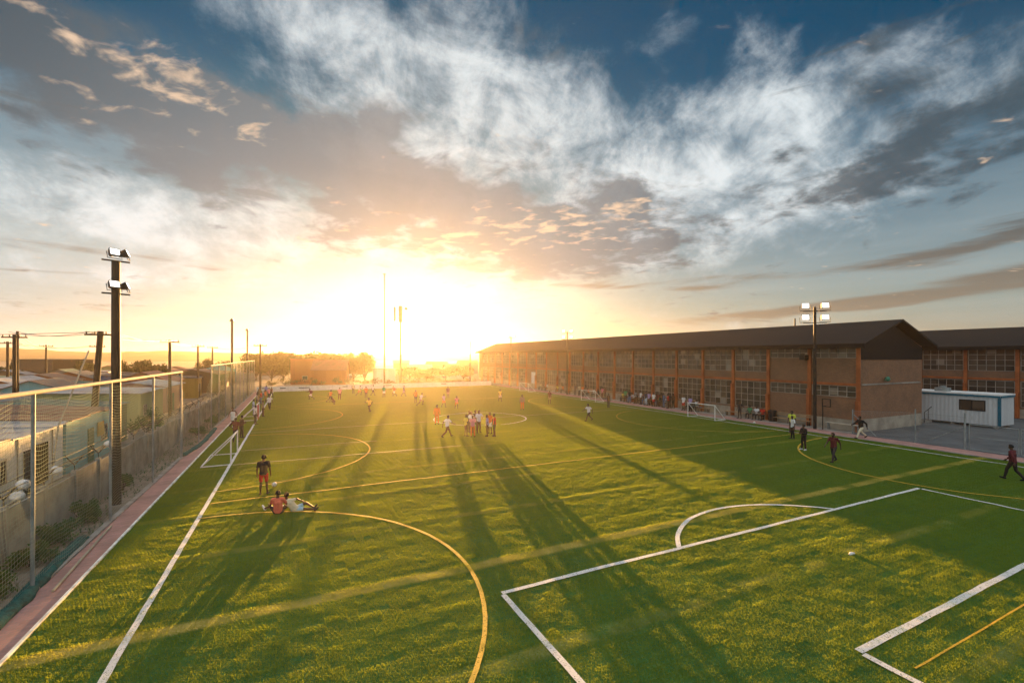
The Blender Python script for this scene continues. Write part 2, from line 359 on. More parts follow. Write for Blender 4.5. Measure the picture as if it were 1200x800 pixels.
# ------------------------------------------------------------------ mesh building
class MB:
    "collects shapes, links them as ONE mesh object"
    def __init__(s): s.v = []; s.f = []; s.uv = {}
    def add(s, vs, fs):
        o = len(s.v); s.v += [tuple(q) for q in vs]; s.f += [tuple(i + o for i in f) for f in fs]; return s
    def box(s, x0, x1, y0, y1, z0, z1):
        return s.add([(x0, y0, z0), (x1, y0, z0), (x1, y1, z0), (x0, y1, z0), (x0, y0, z1), (x1, y0, z1), (x1, y1, z1), (x0, y1, z1)],
                     [(3, 2, 1, 0), (4, 5, 6, 7), (0, 1, 5, 4), (1, 2, 6, 5), (2, 3, 7, 6), (3, 0, 4, 7)])
    def tube(s, pts, r, n=8, cap=True):
        pts = [Vector(p) for p in pts]; rs = r if isinstance(r, (list, tuple)) else [r] * len(pts)
        rings = []; up = Vector((0.13, 0.27, 1)).normalized()
        for i, p in enumerate(pts):
            t = (pts[min(i + 1, len(pts) - 1)] - pts[max(i - 1, 0)]).normalized()
            u = Vector((0, 1, 0)) if abs(t.z) > 0.95 else Vector((0, 0, 1))
            a = t.cross(u).normalized(); b = t.cross(a).normalized()
            rings.append([p + (a * math.cos(2 * math.pi * (k + .5) / n) + b * math.sin(2 * math.pi * (k + .5) / n)) * rs[i] for k in range(n)])
        vs = [q for g in rings for q in g]; fs = []
        for i in range(len(pts) - 1):
            for k in range(n):
                fs.append((i * n + k, i * n + (k + 1) % n, (i + 1) * n + (k + 1) % n, (i + 1) * n + k))
        if cap: fs += [tuple(range(n))[::-1], tuple((len(pts) - 1) * n + k for k in range(n))]
        return s.add(vs, fs)
    def ball(s, c, rx, ry=None, rz=None, n=12, m=8):
        ry = ry or rx; rz = rz or rx; vs = [(c[0], c[1], c[2] - rz)]
        for i in range(1, m):
            a = -math.pi / 2 + math.pi * i / m
            for k in range(n):
                vs.append((c[0] + rx * math.cos(a) * math.cos(2 * math.pi * k / n), c[1] + ry * math.cos(a) * math.sin(2 * math.pi * k / n), c[2] + rz * math.sin(a)))
        vs.append((c[0], c[1], c[2] + rz)); L = len(vs) - 1; fs = []
        for k in range(n):
            fs.append((0, 1 + (k + 1) % n, 1 + k)); fs.append((L, L - n + k, L - n + (k + 1) % n))
            for i in range(m - 2): fs.append((1 + i * n + k, 1 + i * n + (k + 1) % n, 1 + (i + 1) * n + (k + 1) % n, 1 + (i + 1) * n + k))
        return s.add(vs, fs)
    def ribbon(s, pts, w, z, closed=False):
        "flat painted line along a path"
        pts = [Vector((p[0], p[1])) for p in pts]; n = len(pts); vs = []
        for i, p in enumerate(pts):
            t = (pts[min(i + 1, n - 1)] - pts[max(i - 1, 0)]).normalized(); q = Vector((-t.y, t.x)) * w / 2
            vs += [(p.x + q.x, p.y + q.y, z), (p.x - q.x, p.y - q.y, z)]
        return s.add(vs, [(2 * i, 2 * i + 1, 2 * i + 3, 2 * i + 2) for i in range(n - 1)])
    def build(s, name, m, parent=None, uvs=None, smooth=False):
        me = bpy.data.meshes.new(name); me.from_pydata(s.v, [], s.f); me.materials.append(m)
        if uvs:
            l = me.uv_layers.new(name='UVMap')
            for lp in me.loops: l.data[lp.index].uv = uvs[lp.vertex_index]
        if smooth: me.polygons.foreach_set('use_smooth', [True] * len(me.polygons))
        me.update()
        o = bpy.data.objects.new(name, me); COL.objects.link(o)
        if parent: o.parent = parent
        return o
def tag(o, label=None, cat=None, group=None, kind=None):
    if label: o['label'] = label
    if cat: o['category'] = cat
    if group: o['group'] = group
    if kind: o['kind'] = kind
    return o
def empty(name, loc, rz, label, cat, group=None):
    o = bpy.data.objects.new(name, None); COL.objects.link(o); o.location = loc; o.rotation_euler = (0, 0, rz); o.empty_display_size = 0.3
    return tag(o, label, cat, group)
def copy_tree(o, label=None, parent=None, top=True):
    c = o.copy(); COL.objects.link(c)
    if parent: c.parent = parent
    if label: c['label'] = label
    for ch in o.children: copy_tree(ch, None, c, False)
    return c
def struct(o): o['kind'] = 'structure'; return o

# ------------------------------------------------------------------ setting
g = MB(); n = 60
ext = [-1500 + 3000 * i / n for i in range(n + 1)]
vs = [(x, y, -0.02 - 0.05 * 0) for y in ext for x in ext]
g.add(vs, [(j * (n + 1) + i, j * (n + 1) + i + 1, (j + 1) * (n + 1) + i + 1, (j + 1) * (n + 1) + i) for j in range(n) for i in range(n)])
struct(g.build('ground', M['ground']))

# turf: one sheet with slightly raised joints between the rolls and faint unevenness
def turf_z(x, y):
    k = (y - 12.8) / 4.3; fr = abs(k - round(k)) * 4.3
    z = 0.022 * max(0.0, 1 - fr / 0.30) * (0.35 + 0.65 * mnoise.noise((x * 0.13, round(k) * 3.7, 0)) ** 2 * 3)
    z += 0.018 * mnoise.noise((x * 0.30, y * 0.55, 2.0)) + 0.014 * mnoise.noise((x * 0.8, y * 1.9, 5.0))
    return z + 0.02
g = MB(); ys = [-8 + 0.215 * i for i in range(int(98 / 0.215) + 1)]; xs = [-5.35 + 43.75 * i / 110 for i in range(111)]
nx = len(xs)
g.add([(x, y, turf_z(x, y)) for y in ys for x in xs], [(j * nx + i, j * nx + i + 1, (j + 1) * nx + i + 1, (j + 1) * nx + i) for j in range(len(ys) - 1) for i in range(nx - 1)])
pitch = struct(g.build('pitch', M['turf'], smooth=True))

def arc(cx, cy, rx, ry, a0, a1, n=40):
    return [(cx + rx * math.cos(R(a0 + (a1 - a0) * i / n)), cy + ry * math.sin(R(a0 + (a1 - a0) * i / n))) for i in range(n + 1)]
def seg(x0, y0, x1, y1, step=0.5):
    n = max(1, int(math.hypot(x1 - x0, y1 - y0) / step)); return [(x0 + (x1 - x0) * i / n, y0 + (y1 - y0) * i / n) for i in range(n + 1)]
ZL = 0.034
def lines(name, m, items, dz=0.0):
    g = MB()
    for pts, w in items: g.ribbon(pts, w, 0)
    g.v = [(x + 0.012 * mnoise.noise((x * 2.1, y * 2.1, 1)), y + 0.012 * mnoise.noise((x * 2.1, y * 2.1, 7)), turf_z(x, y) + ZL + dz) for x, y, z in g.v]
    return struct(g.build(name, m))
lines('white_pitch_lines', M['white_line'], [
    (seg(-3.33, -6, -3.33, 89.6), 0.15), (seg(37.0, -6, 37.0, 89.6), 0.12), (seg(-3.25, 89.6, 36.9, 89.6), 0.12),
    (seg(4.95, 10.97, 26.65, 11.1), 0.15), (seg(4.95, -6, 4.95, 10.88), 0.15), (seg(26.65, -6, 26.65, 11.0), 0.13),
    (arc(15.65, 7.78, 5.42, 5.38, 143, 38), 0.15), (seg(10.77, 5.52, 19.95, 5.66), 0.16), (seg(10.77, -6, 10.77, 5.42), 0.16), (seg(19.95, -6, 19.95, 5.56), 0.15),
    (arc(16.8, 42.5, 4.6, 4.6, -88, 268, 80), 0.12)])
lines('yellow_pitch_lines', M['yellow_line'], [
    (arc(-3.33, 13.0, 8.0, 8.0, 90, -88), 0.11), (arc(-3.33, 33.0, 8.0, 8.2, 90, -90), 0.10), (arc(-3.33, 52.4, 8.0, 8.2, 90, -90), 0.10), (arc(-3.33, 72.4, 8.0, 8.2, 90, -90), 0.10),
    (arc(36.6, 12.9, 9.6, 8.2, 92, 268), 0.11), (arc(36.9, 33.0, 8.4, 8.2, 90, 270), 0.09), (arc(36.9, 52.4, 8.4, 8.2, 90, 270), 0.09),
    (seg(-3.2, 22.9, 36.9, 23.1), 0.10), (seg(-3.2, 62.4, 36.9, 62.4), 0.10), (seg(11.2, 4.72, 26, 4.85), 0.04)], 0.004)
lines('faded_pitch_lines', M['faint_line'], [(seg(-3.2, 42.5, 36.9, 42.5), 0.13), (seg(-3.2, 34.75, 5.5, 34.6), 0.12), (seg(-3.2, 30.4, 10.5, 30.2), 0.13)], 0.008)

# turf blades: patches of short fibres scattered over the whole pitch
def blade_patch(name, size, count, h, w, seed):
    rnd = random.Random(seed); g = MB()
    for _ in range(count):
        x = (rnd.random() - .5) * size; y = (rnd.random() - .5) * size; a = rnd.random() * math.pi
        hh = h * rnd.uniform(0.7, 1.2); dx, dy = math.cos(a) * w / 2, math.sin(a) * w / 2
        lx, ly = rnd.gauss(0, 0.5) * hh, rnd.gauss(-0.1, 0.5) * hh
        g.add([(x - dx, y - dy, 0), (x + dx, y + dy, 0), (x + lx + dx * .5, y + ly + dy * .5, hh), (x + lx - dx * .5, y + ly - dy * .5, hh)], [(0, 1, 2, 3)])
    me = bpy.data.meshes.new(name); me.from_pydata(g.v, [], g.f); me.materials.append(M['blade']); return me
def scatter_blades(name, x0, x1, y0, y1, size, count, h, w, label):
    pts = []; sc = []; nx = int(round((x1 - x0) / size)); ny = int(round((y1 - y0) / size))
    for j in range(ny):
        for i in range(nx):
            x, y = x0 + (i + .5) * size, y0 + (j + .5) * size
            d = depth(x, y); l = RX * x + RY * y
            if d < 4 or abs(l) > d * 1.16 + 2 or (CH / d) > 0.80: continue
            k = 0.50 + 0.25 * mnoise.noise((x * 0.55, y * 1.5, 3.0)) + 0.42 * mnoise.noise((x * 2.2, y * 4.6, 8.0)) + 0.42 * mnoise.noise((x * 5.0, y * 9.0, 1.0))
            pts.append((x, y, turf_z(x, y) - 0.012)); sc.append(max(0.35, 0.75 + k * 0.75))
    me = bpy.data.meshes.new(name); me.from_pydata(pts, [], []); o = bpy.data.objects.new(name, me); COL.objects.link(o)
    at = me.attributes.new('tuft_height', 'FLOAT', 'POINT'); at.data.foreach_set('value', sc)
    tag(o, label, 'grass', None, 'stuff')
    patch = bpy.data.objects.new('turf_patch', blade_patch('turf_patch', size * 1.04, count, h, w, 5))
    ng = bpy.data.node_groups.new(name + '_scatter', 'GeometryNodeTree')
    ng.interface.new_socket('Geometry', in_out='INPUT', socket_type='NodeSocketGeometry'); ng.interface.new_socket('Geometry', in_out='OUTPUT', socket_type='NodeSocketGeometry')
    gi = ng.nodes.new('NodeGroupInput'); go = ng.nodes.new('NodeGroupOutput'); ip = ng.nodes.new('GeometryNodeInstanceOnPoints')
    oi = ng.nodes.new('GeometryNodeObjectInfo'); oi.inputs['Object'].default_value = patch; oi.inputs['As Instance'].default_value = True
    rv = ng.nodes.new('FunctionNodeRandomValue'); rv.data_type = 'INT'; rv.inputs[4].default_value = 0; rv.inputs[5].default_value = 3
    mu = ng.nodes.new('ShaderNodeMath'); mu.operation = 'MULTIPLY'; mu.inputs[1].default_value = math.pi / 2
    cx = ng.nodes.new('ShaderNodeCombineXYZ')
    L = ng.links.new
    L(gi.outputs[0], ip.inputs['Points']); L(oi.outputs['Geometry'], ip.inputs['Instance']); L(rv.outputs[2], mu.inputs[0]); L(mu.outputs[0], cx.inputs[2]); L(cx.outputs[0], ip.inputs['Rotation'])
    na = ng.nodes.new('GeometryNodeInputNamedAttribute'); na.data_type = 'FLOAT'; na.inputs['Name'].default_value = 'tuft_height'
    sx = ng.nodes.new('ShaderNodeCombineXYZ'); sx.inputs[0].default_value = 1.0; sx.inputs[1].default_value = 1.0
    L(na.outputs[0], sx.inputs[2]); L(sx.outputs[0], ip.inputs['Scale'])
    L(ip.outputs[0], go.inputs[0])
    md = o.modifiers.new('scatter', 'NODES'); md.node_group = ng
    return o
scatter_blades('turf_fibres', -5.35, 38.4, 0, 90, 0.25, 230, 0.036, 0.012, 'short green artificial turf fibres covering the whole pitch')

g = MB().box(-6.22, -5.425, -8, 90, -0.02, 0.045); struct(g.build('left_path', M['paving']))
g = MB()
for i in range(98): g.box(-5.425, -5.35, -8 + i, -8 + i + 0.985, -0.02, 0.085)
struct(g.build('left_kerb', M['kerb']))
g = MB().box(38.55, 40.35, -8, 90, -0.02, 0.05); struct(g.build('right_path', M['paving']))
g = MB()
for i in range(98): g.box(38.4, 38.55, -8 + i, -8 + i + 0.985, -0.02, 0.075)
struct(g.build('right_kerb', M['concrete']))
g = MB().box(40.35, 42.1, 21.45, 107, -0.02, 0.06); struct(g.build('pavement', M['concrete']))
g = MB().box(40.36, 66.0, -12, 21.3, -0.02, 0.035); struct(g.build('yard', M['asphalt']))
g = MB().box(52, 66.0, 21.3, 107, -0.02, 0.03); struct(g.build('alley', M['asphalt']))

# distant hills
def ridge(pts, depth_m, name):
    g = MB(); n = 90; rows = []
    for k, (fr, fz) in enumerate(((0, 0), (0.3, 0.55), (0.5, 1), (0.7, 0.6), (1, 0))):
        row = []
        for i in range(n + 1):
            u = pts[0][0] + (pts[-1][0] - pts[0][0]) * i / n
            for a, b in zip(pts, pts[1:]):
                if a[0] <= u <= b[0]: v = a[1] + (b[1] - a[1]) * (u - a[0]) / (b[0] - a[0])
            d = depth_m + (fr - .5) * 160
            x, y = D(u, d); zt = Zat(v, depth_m)
            row.append((x, y, -0.5 + max(0, zt + 0.5) * fz * (1 + 0.10 * mnoise.noise((u * 0.05, k, depth_m)) + 0.05 * mnoise.noise((u * 0.2, k, 3)))))
        rows.append(row)
    m = n + 1
    g.add([p for r in rows for p in r], [(j * m + i, j * m + i + 1, (j + 1) * m + i + 1, (j + 1) * m + i) for j in range(4) for i in range(n)])
    return struct(g.build(name, M['hill'], smooth=True))
ridge([(-260, 405), (-60, 406), (25, 408), (70, 411), (120, 413), (190, 411), (260, 413), (330, 415), (420, 414.5)], 620, 'hills')
ridge([(380, 415.5), (500, 414.5), (560, 415), (700, 414), (900, 413), (1250, 411), (1500, 412)], 700, 'far_hills')

# ------------------------------------------------------------------ long brick sheds
def shed(name, x0, x1, y0, y1, label, near_bays, part_windows=True):
    "x0 is the wall towards the pitch, x1 the back wall; gable ends at y0 and y1"
    xr = (x0 + x1) / 2; EAVE, RIDGE, OV = 7.35, 9.45, 0.8
    t = empty(name, (x0, y0, 0), 0, label, 'building')
    def L(mb): mb.v = [(a - x0, b - y0, c) for a, b, c in mb.v]; return mb
    T = 0.25
    L(MB().box(x0, x0 + T, y0, y1, 0, EAVE - .12)).build('wall', M['brick'], t)
    L(MB().box(x1 - T, x1, y0, y1, 0, EAVE - .12)).build('wall', M['brick'], t)
    for yy in (y0, y1 - T):
        g = MB(); a, b = x0 + T + .003, x1 - T - .003; za = EAVE - .12; zb = RIDGE - .35
        g.add([(a, yy, 0), (b, yy, 0), (b, yy, za), (xr, yy, zb), (a, yy, za), (a, yy + T, 0), (b, yy + T, 0), (b, yy + T, za), (xr, yy + T, zb), (a, yy + T, za)],
              [(0, 1, 2, 3, 4), (9, 8, 7, 6, 5), (0, 5, 6, 1), (1, 6, 7, 2), (2, 7, 8, 3), (3, 8, 9, 4), (4, 9, 5, 0)])
        L(g).build('gable_wall', M['brick'], t)
    g = MB(); ya, yb = y0 - 0.8, y1 + 0.8; th = 0.16
    for sx, xe in ((-1, x0 - OV), (1, x1 + OV)):
        g.add([(xe, ya, EAVE - .05), (xr, ya, RIDGE), (xr, yb, RIDGE), (xe, yb, EAVE - .05), (xe, ya, EAVE - .05 - th), (xr, ya, RIDGE - th), (xr, yb, RIDGE - th), (xe, yb, EAVE - .05 - th)],
              [(0, 1, 2, 3), (7, 6, 5, 4), (0, 4, 5, 1), (2, 6, 7, 3), (3, 7, 4, 0)] if sx > 0 else [(3, 2, 1, 0), (4, 5, 6, 7), (1, 5, 4, 0), (3, 7, 6, 2), (0, 4, 7, 3)])
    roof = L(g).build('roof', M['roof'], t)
    g = MB().box(x0 - OV - .06, x0 - OV - .003, ya, yb, EAVE - .42, EAVE - .02).box(x1 + OV + .003, x1 + OV + .06, ya, yb, EAVE - .42, EAVE - .02)
    L(g).build('gutter', M['fascia'], roof)
    g = MB(); a, b, yy = x0 + .05, x1 - .05, y0 - .06
    g.add([(a, yy, 6.0), (b, yy, 6.0), (b, yy, EAVE - .32), (xr, yy, RIDGE - .36), (a, yy, EAVE - .32), (a, yy + .055, 6.0), (b, yy + .055, 6.0), (b, yy + .055, EAVE - .32), (xr, yy + .055, RIDGE - .36), (a, yy + .055, EAVE - .32)],
          [(0, 1, 2, 3, 4), (9, 8, 7, 6, 5), (0, 5, 6, 1), (1, 6, 7, 2), (2, 7, 8, 3), (3, 8, 9, 4), (4, 9, 5, 0)])
    L(g).build('gable_cladding', M['fascia'], t)
    g = MB().box(x0 - .10, x0 - .004, y0 + .003, y1 - .003, 0.0, 0.95); L(g).build('plinth', M['plaster'], t)
    g = MB().box(x0 + .3, x1 - .3, y0 - .10, y0 - .004, 0.0, 1.05); L(g).build('plinth', M['plaster'], t)
    g = MB().box(x0 + .3, x1 - .3, y0 - .05, y0 - .004, 3.86, 3.98); L(g).build('string_course', M['concrete'], t)
    nb = int((y1 - y0) / 3.95)
    g = MB()
    for k in range(nb): g.box(x0 - .10, x0 - .004, y0 + 3.95 * k + .17, y0 + 3.95 * (k + 1) - .17, 3.80, 4.02)
    L(g).build('floor_beam', M['orange'], t)
    g = MB()
    for k in range(nb): g.box(x0 - .05, x0 - .004, y0 + 3.95 * k + .17, y0 + 3.95 * (k + 1) - .17, 7.02, 7.2)
    L(g).build('lintel', M['concrete'], t)
    for k in range(nb + 1):
        y = y0 + 3.95 * k
        g = MB().box(x0 - .20, x0 - .11, y - .15, y + .15, 0, 7.1).box(x0 - .42, x0 - .20, y - .12, y + .12, 0, 2.6 if k % 2 == 0 else 3.4)
        L(g).build('column', M['orange'], t)
    # windows: frame of bars with the panes as a sub-part
    cache = {}
    rnd = random.Random(3)
    def window(k, za, zb, ncol, nrow):
        w = 3.95 - .44; key = (za, zb, ncol, nrow)
        if key not in cache:
            g = MB()
            for i in range(ncol + 1): y = -w / 2 + w * i / ncol; g.box(-.05, .0, y - .022, y + .022, za, zb)
            for j in range(nrow + 1): z = za + (zb - za) * j / nrow; g.box(-.044, -.006, -w / 2, w / 2, z - .022, z + .022)
            f = g.build('window', M['frame']); p = MB().box(-.02, -.012, -w / 2, w / 2, za, zb).build('pane', M['pane'])
            cache[key] = (f.data, p.data)
            for o in (f, p): bpy.data.objects.remove(o)
        fm, pm = cache[key]
        f = bpy.data.objects.new('window', fm); COL.objects.link(f); f.parent = t; f.location = (-.012, 3.95 * k + 3.95 / 2, 0)
        p = bpy.data.objects.new('pane', pm); COL.objects.link(p); p.parent = f
    for k in range(nb):
        if k in near_bays: window(k, 6.15, 7.0, 5, 2); window(k, 2.85, 3.76, 5, 2)
        else:
            if not (k in (11, 12)): window(k, 4.75, 7.0, 5, 4)
            if k not in (14,): window(k, 1.15, 3.72, 5, 4)
    return t, L
shed1, L1 = shed('brick_shed', 42.0, 52.0, 21.45, 107.0, 'long two storey red brick shed with orange columns and grid windows along the pitch', (0, 1))
g = MB().ball((45.6, 21.15, 4.35), .24, .18, .2).tube([(45.6, 21.4, 4.2), (45.6, 21.2, 4.3)], .05); L1(g).build('wall_lamp', M['lampgreen'], shed1)
g = MB().box(41.93, 41.965, 21.45 + 3.95 * 14 + .5, 21.45 + 3.95 * 14 + 2.1, .95, 3.2); L1(g).build('door', M['white'], shed1)
g = MB().box(41.2, 41.75, 25.4, 25.9, 5.95, 6.4); L1(g).build('junction_box', M['steel_dark'], shed1)
g = MB().tube([(47, 30, 9.4), (47, 30, 10.2)], .07); L1(g).build('roof_vent', M['steel_dark'], shed1)
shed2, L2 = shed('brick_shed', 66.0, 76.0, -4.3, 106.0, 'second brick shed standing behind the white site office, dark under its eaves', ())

# ------------------------------------------------------------------ site office
def office():
    x0, x1, y0, y1, za, zb = 54.5, 57.3, 17.1, 23.4, 0.28, 2.86
    t = empty('site_office', (x0, y0, 0), 0, 'white portable site office with teal blue edge trim and one dark window', 'cabin')
    def L(mb): mb.v = [(a - x0, b - y0, c) for a, b, c in mb.v]; return mb
    L(MB().box(x0, x1, y0, y1, za, zb)).build('body', M['offwhite'], t)
    L(MB().box(x0 - .08, x1 + .08, y0 - .08, y1 + .08, zb + .004, zb + .12)).build('roof', M['white'], t)
    g = MB().box(x0 - .09, x0 - .01, y0 - .02, y1, zb - .16, zb + .003).box(x0 + .1, x1, y0 - .09, y0 - .01, zb - .16, zb + .003).box(x0 - .06, x0 + .10, y0 - .06, y0 - .004, za, zb - .163).box(x0 - .06, x0 - .004, y0 + .0, y0 + .13, za, zb - .163)
    L(g).build('trim', M['blue_trim'], t)
    w = L(MB().box(x0 - .04, x0 - .004, 18.0, 19.75, 1.45, 2.4)).build('window', M['steel_dark'], t)
    L(MB().box(x0 - .05, x0 - .042, 18.08, 18.84, 1.53, 2.32).box(x0 - .05, x0 - .042, 18.92, 19.67, 1.53, 2.32)).build('pane', M['pane'], w)
    g = MB()
    for yy in (17.3, 20.2, 23.0):
        g.box(x0 + .1, x0 + .5, yy, yy + .2, 0.03, za - .003).box(x1 - .5, x1 - .1, yy, yy + .2, 0.03, za - .003)
    L(g).build('footing_block', M['concrete'], t)
    g = MB().box(55.2, 56.1, 20.9, 21.8, zb + .12, zb + .45).tube([(55.65, 21.35, zb + .45), (55.65, 21.35, zb + .6)], .25, 10); L(g).build('roof_unit', M['galv'], t)
office()
t = empty('entrance_steps', (53.6, 22.2, 0), 0, 'dark steel steps with a handrail beside the white site office', 'steps')
MB().box(-.5, .85, -.5, .5, .03, .16).box(-.1, .85, -.5, .5, .163, .30).build('step', M['concrete'], t)
MB().tube([(-.5, -.5, .1), (-.5, -.5, 1.05), (.8, -.5, 1.5)], .025).tube([(.2, -.5, .25), (.2, -.5, 1.3)], .02).build('handrail', M['steel_dark'], t)

# ------------------------------------------------------------------ fences
def left_fence(name, posts, label, zt, zb, netmat, sag):
    y0, y1 = posts[0], posts[-1]
    t = empty(name, (-6.28, y0, 0), 0, label, 'fence', 'tall net fences along the left path')
    for y in posts: MB().tube([(0.0, y - y0, -.1), (0.02, y - y0, zt - .04)], .045, 8).build('post', M['galv'], t)
    MB().tube([(0.02, 0 - .4, zt), (0.02, y1 - y0 + .2, zt)], .06, 8).build('top_rail', M['rail'], t)
    MB().box(-.10, .10, -.4, y1 - y0 + .2, -.02, .10).build('kerb', M['concrete'], t)
    g = MB(); uv = []; ny = int((y1 - y0) / 0.5) + 1; nz = 10
    for j in range(nz + 1):
        for i in range(ny + 1):
            y = (y1 - y0) * i / ny; z = zb + (zt - .05 - zb) * j / nz
            k = math.sin(math.pi * ((y / 5.7) % 1.0)); s = j / nz
            g.v.append((-.05 + sag * .18 * mnoise.noise((y * .4, z * .6, 2)), y, z - sag * .25 * k * s)); uv.append((y, z))
    m = ny + 1
    g.f = [(j * m + i, j * m + i + 1, (j + 1) * m + i + 1, (j + 1) * m + i) for j in range(nz) for i in range(ny)]
    g.build('netting', netmat, t, uv)
    return t
left_fence('net_fence', [4.9, 10.6, 16.4, 22.06, 27.8, 33.9], 'tall net fence with a cream top rail and sagging mesh nearest the camera', 5.33, 0.1, M['net_wire'], 1.0)
left_fence('net_fence', [45.2, 49.5, 54, 58.5, 63, 67.5, 72, 76.5, 81, 85.5, 90.4], 'tall green net fence with cream top rail running to the far corner of the pitch', 5.5, 0.1, M['net_green'], 0.4)
t = empty('net_fence', (-6.28, 34.2, 0), 0, 'low slack net between the two tall net fences', 'fence', 'tall net fences along the left path')
for y in (0, 5.5): MB().tube([(0, y, -.1), (0, y, 4.2 if y == 0 else 3.0)], .04).build('post', M['galv'], t)
g = MB(); uv = []
for j in range(9):
    for i in range(25):
        y = 11 * i / 24; top = 4.4 - 2.6 * math.sin(math.pi * min(1, i / 24 * 1.05)) * .9; z = .1 + (top - .1) * j / 8
        g.v.append((-.05 + .15 * mnoise.noise((y, z, 5)), y, z)); uv.append((y, z))
g.f = [(j * 25 + i, j * 25 + i + 1, (j + 1) * 25 + i + 1, (j + 1) * 25 + i) for j in range(8) for i in range(24)]
g.build('netting', M['net_wire'], t, uv)

def net_heap(pts, r, label):
    g = MB(); rs = []; q = []
    for i in range(len(pts) - 1):
        for k in range(8):
            f = k / 8; q.append((pts[i][0] + (pts[i + 1][0] - pts[i][0]) * f, pts[i][1] + (pts[i + 1][1] - pts[i][1]) * f))
    P3 = [(x + .05 * mnoise.noise((y * 1.3, 0, 1)), y, r * .55 + .02 * mnoise.noise((y * 2, 3, 1))) for x, y in q]
    g.tube(P3, [r * (0.75 + .5 * abs(mnoise.noise((p[1] * 1.1, 4, 2)))) for p in P3], 9)
    g.v = [(x, y, z * .75) for x, y, z in g.v]
    tag(g.build('net_bundle', M['teal_net'], smooth=True), label, 'net', 'bundles of fallen net along the path')
net_heap([(-6.4, 11.0), (-6.25, 13.0), (-6.22, 14.6), (-6.3, 16.2), (-6.45, 18.5), (-6.5, 20.5)], .22, 'bundle of fallen teal netting at the foot of the nearest fence posts')
net_heap([(-6.3, 34.5), (-6.0, 37.5), (-5.95, 40), (-6.05, 43.5), (-6.15, 46.5)], .20, 'bundle of fallen teal netting below the gap between the tall fences')
x0, y0 = P(62, 693, .06); x1, y1 = P(130, 617, .06)
g = MB().tube([(x0, y0, .085), ((x0 + x1) / 2, (y0 + y1) / 2, .09), (x1, y1, .085)], .035, 8)
tag(g.build('loose_pole', M['rail']), 'loose cream pole lying along the red paving', 'pole')

# concrete slab wall in front of the shacks
def slab_wall():
    y0, y1, x = 9.0, 66.0, -7.75
    t = empty('slab_wall', (x, y0, 0), 0, 'grey concrete slab wall topped with barbed wire in front of the shacks', 'wall')
    k = 0; y = y0
    while y < y1 - 1:
        MB().box(-.03, .03, y - y0 + .09, y - y0 + 2.31, -.05, 1.72 + .05 * math.sin(k * 2.3)).build('panel', M['concrete'], t)
        p = MB().box(-.08, .08, y - y0 - .08, y - y0 + .08, -.05, 1.85).build('post', M['concrete'], t)
        MB().tube([(0, y - y0, 1.84), (0, y - y0, 2.05), (.28, y - y0, 2.42)], .022, 6).tube([(0, y - y0, 2.05), (-.28, y - y0, 2.42)], .022, 6).build('wire_bracket', M['steel_dark'], p)
        y += 2.4; k += 1
    for dx, z in ((.28, 2.42), (-.28, 2.42), (.14, 2.24), (-.14, 2.24)):
        g = MB(); n = 120; L_ = y - 2.4 - y0
        g.tube([(dx, L_ * i / n, z - .04 * abs(math.sin(math.pi * (L_ * i / n) / 2.4))) for i in range(n + 1)], .010, 4)
        for i in range(260):
            yy = L_ * (i + .5) / 260; g.tube([(dx - .04, yy, z - .03), (dx + .04, yy + .01, z + .03)], .004, 3)
        g.build('barbed_wire', M['steel_dark'], t)
slab_wall()
for u, v, lab in ((28, 567, 'white plastic bag snagged on the barbed wire, upper of the two nearest'), (21, 581, 'white plastic bag snagged on the barbed wire, lowest and nearest'), (66, 551, 'white plastic bag snagged on the barbed wire, farthest along the wall'), (129, 520, 'white plastic bag snagged behind the fence beside the black floodlight pole')):
    y = Yx(u, -7.6 if u < 100 else -7.2); d = depth(-7.6, y); z = Zat(v, d)
    g = MB().ball((0, 0, 0), .17, .15, .15, 14, 10)
    g.v = [(a * (1 + .55 * mnoise.noise((a * 9, b * 9, u))), b * (1 + .55 * mnoise.noise((b * 9, c * 9, u))), c * (1 + .5 * mnoise.noise((c * 9, a * 9, u)))) for a, b, c in g.v]
    g.tube([(0, 0, -.08), (.05, .06, -.22)], [.05, .01], 5)
    o = g.build('plastic_bag', M['bag'], smooth=True); o.location = (-7.6 if u < 100 else -7.2, y, z); tag(o, lab, 'plastic bag', 'plastic bags caught on the wall')

# yard fence at the right
def yard_fence():
    t = empty('mesh_fence', (40.55, 21.2, 0), 0, 'see-through wire mesh fence with white posts in front of the yard', 'fence')
    ys = [0.0, -4.1, -6.8]; zt = 2.25
    for i, y in enumerate(ys): MB().tube([(0, y, 0), (0, y, 2.45 if i else 2.0)], .055 if i == 2 else .04, 8).build('post', M['galv'], t)
    MB().tube([(.05, -.05, 1.6), (.05, -1.6, .1)], .03).build('brace', M['galv'], t)
    MB().tube([(.05, -6.7, 1.5), (.05, -4.6, .2)], .03).build('brace', M['galv'], t)
    g = MB()
    for z in (.12, 1.1, 2.2): g.tube([(0, 0, min(z, 1.9)), (0, ys[1], z), (0, ys[2], z)], .008, 4)
    g.build('wire', M['galv'], t)
    g = MB(); uv = []
    for z in (.06, 2.2):
        for y in ys: g.v.append((.0, y, min(z, 1.9) if y == 0 else z)); uv.append((y, z))
    g.f = [(0, 1, 4, 3), (1, 2, 5, 4)]; g.build('mesh', M['chain'], t, uv)
yard_fence()
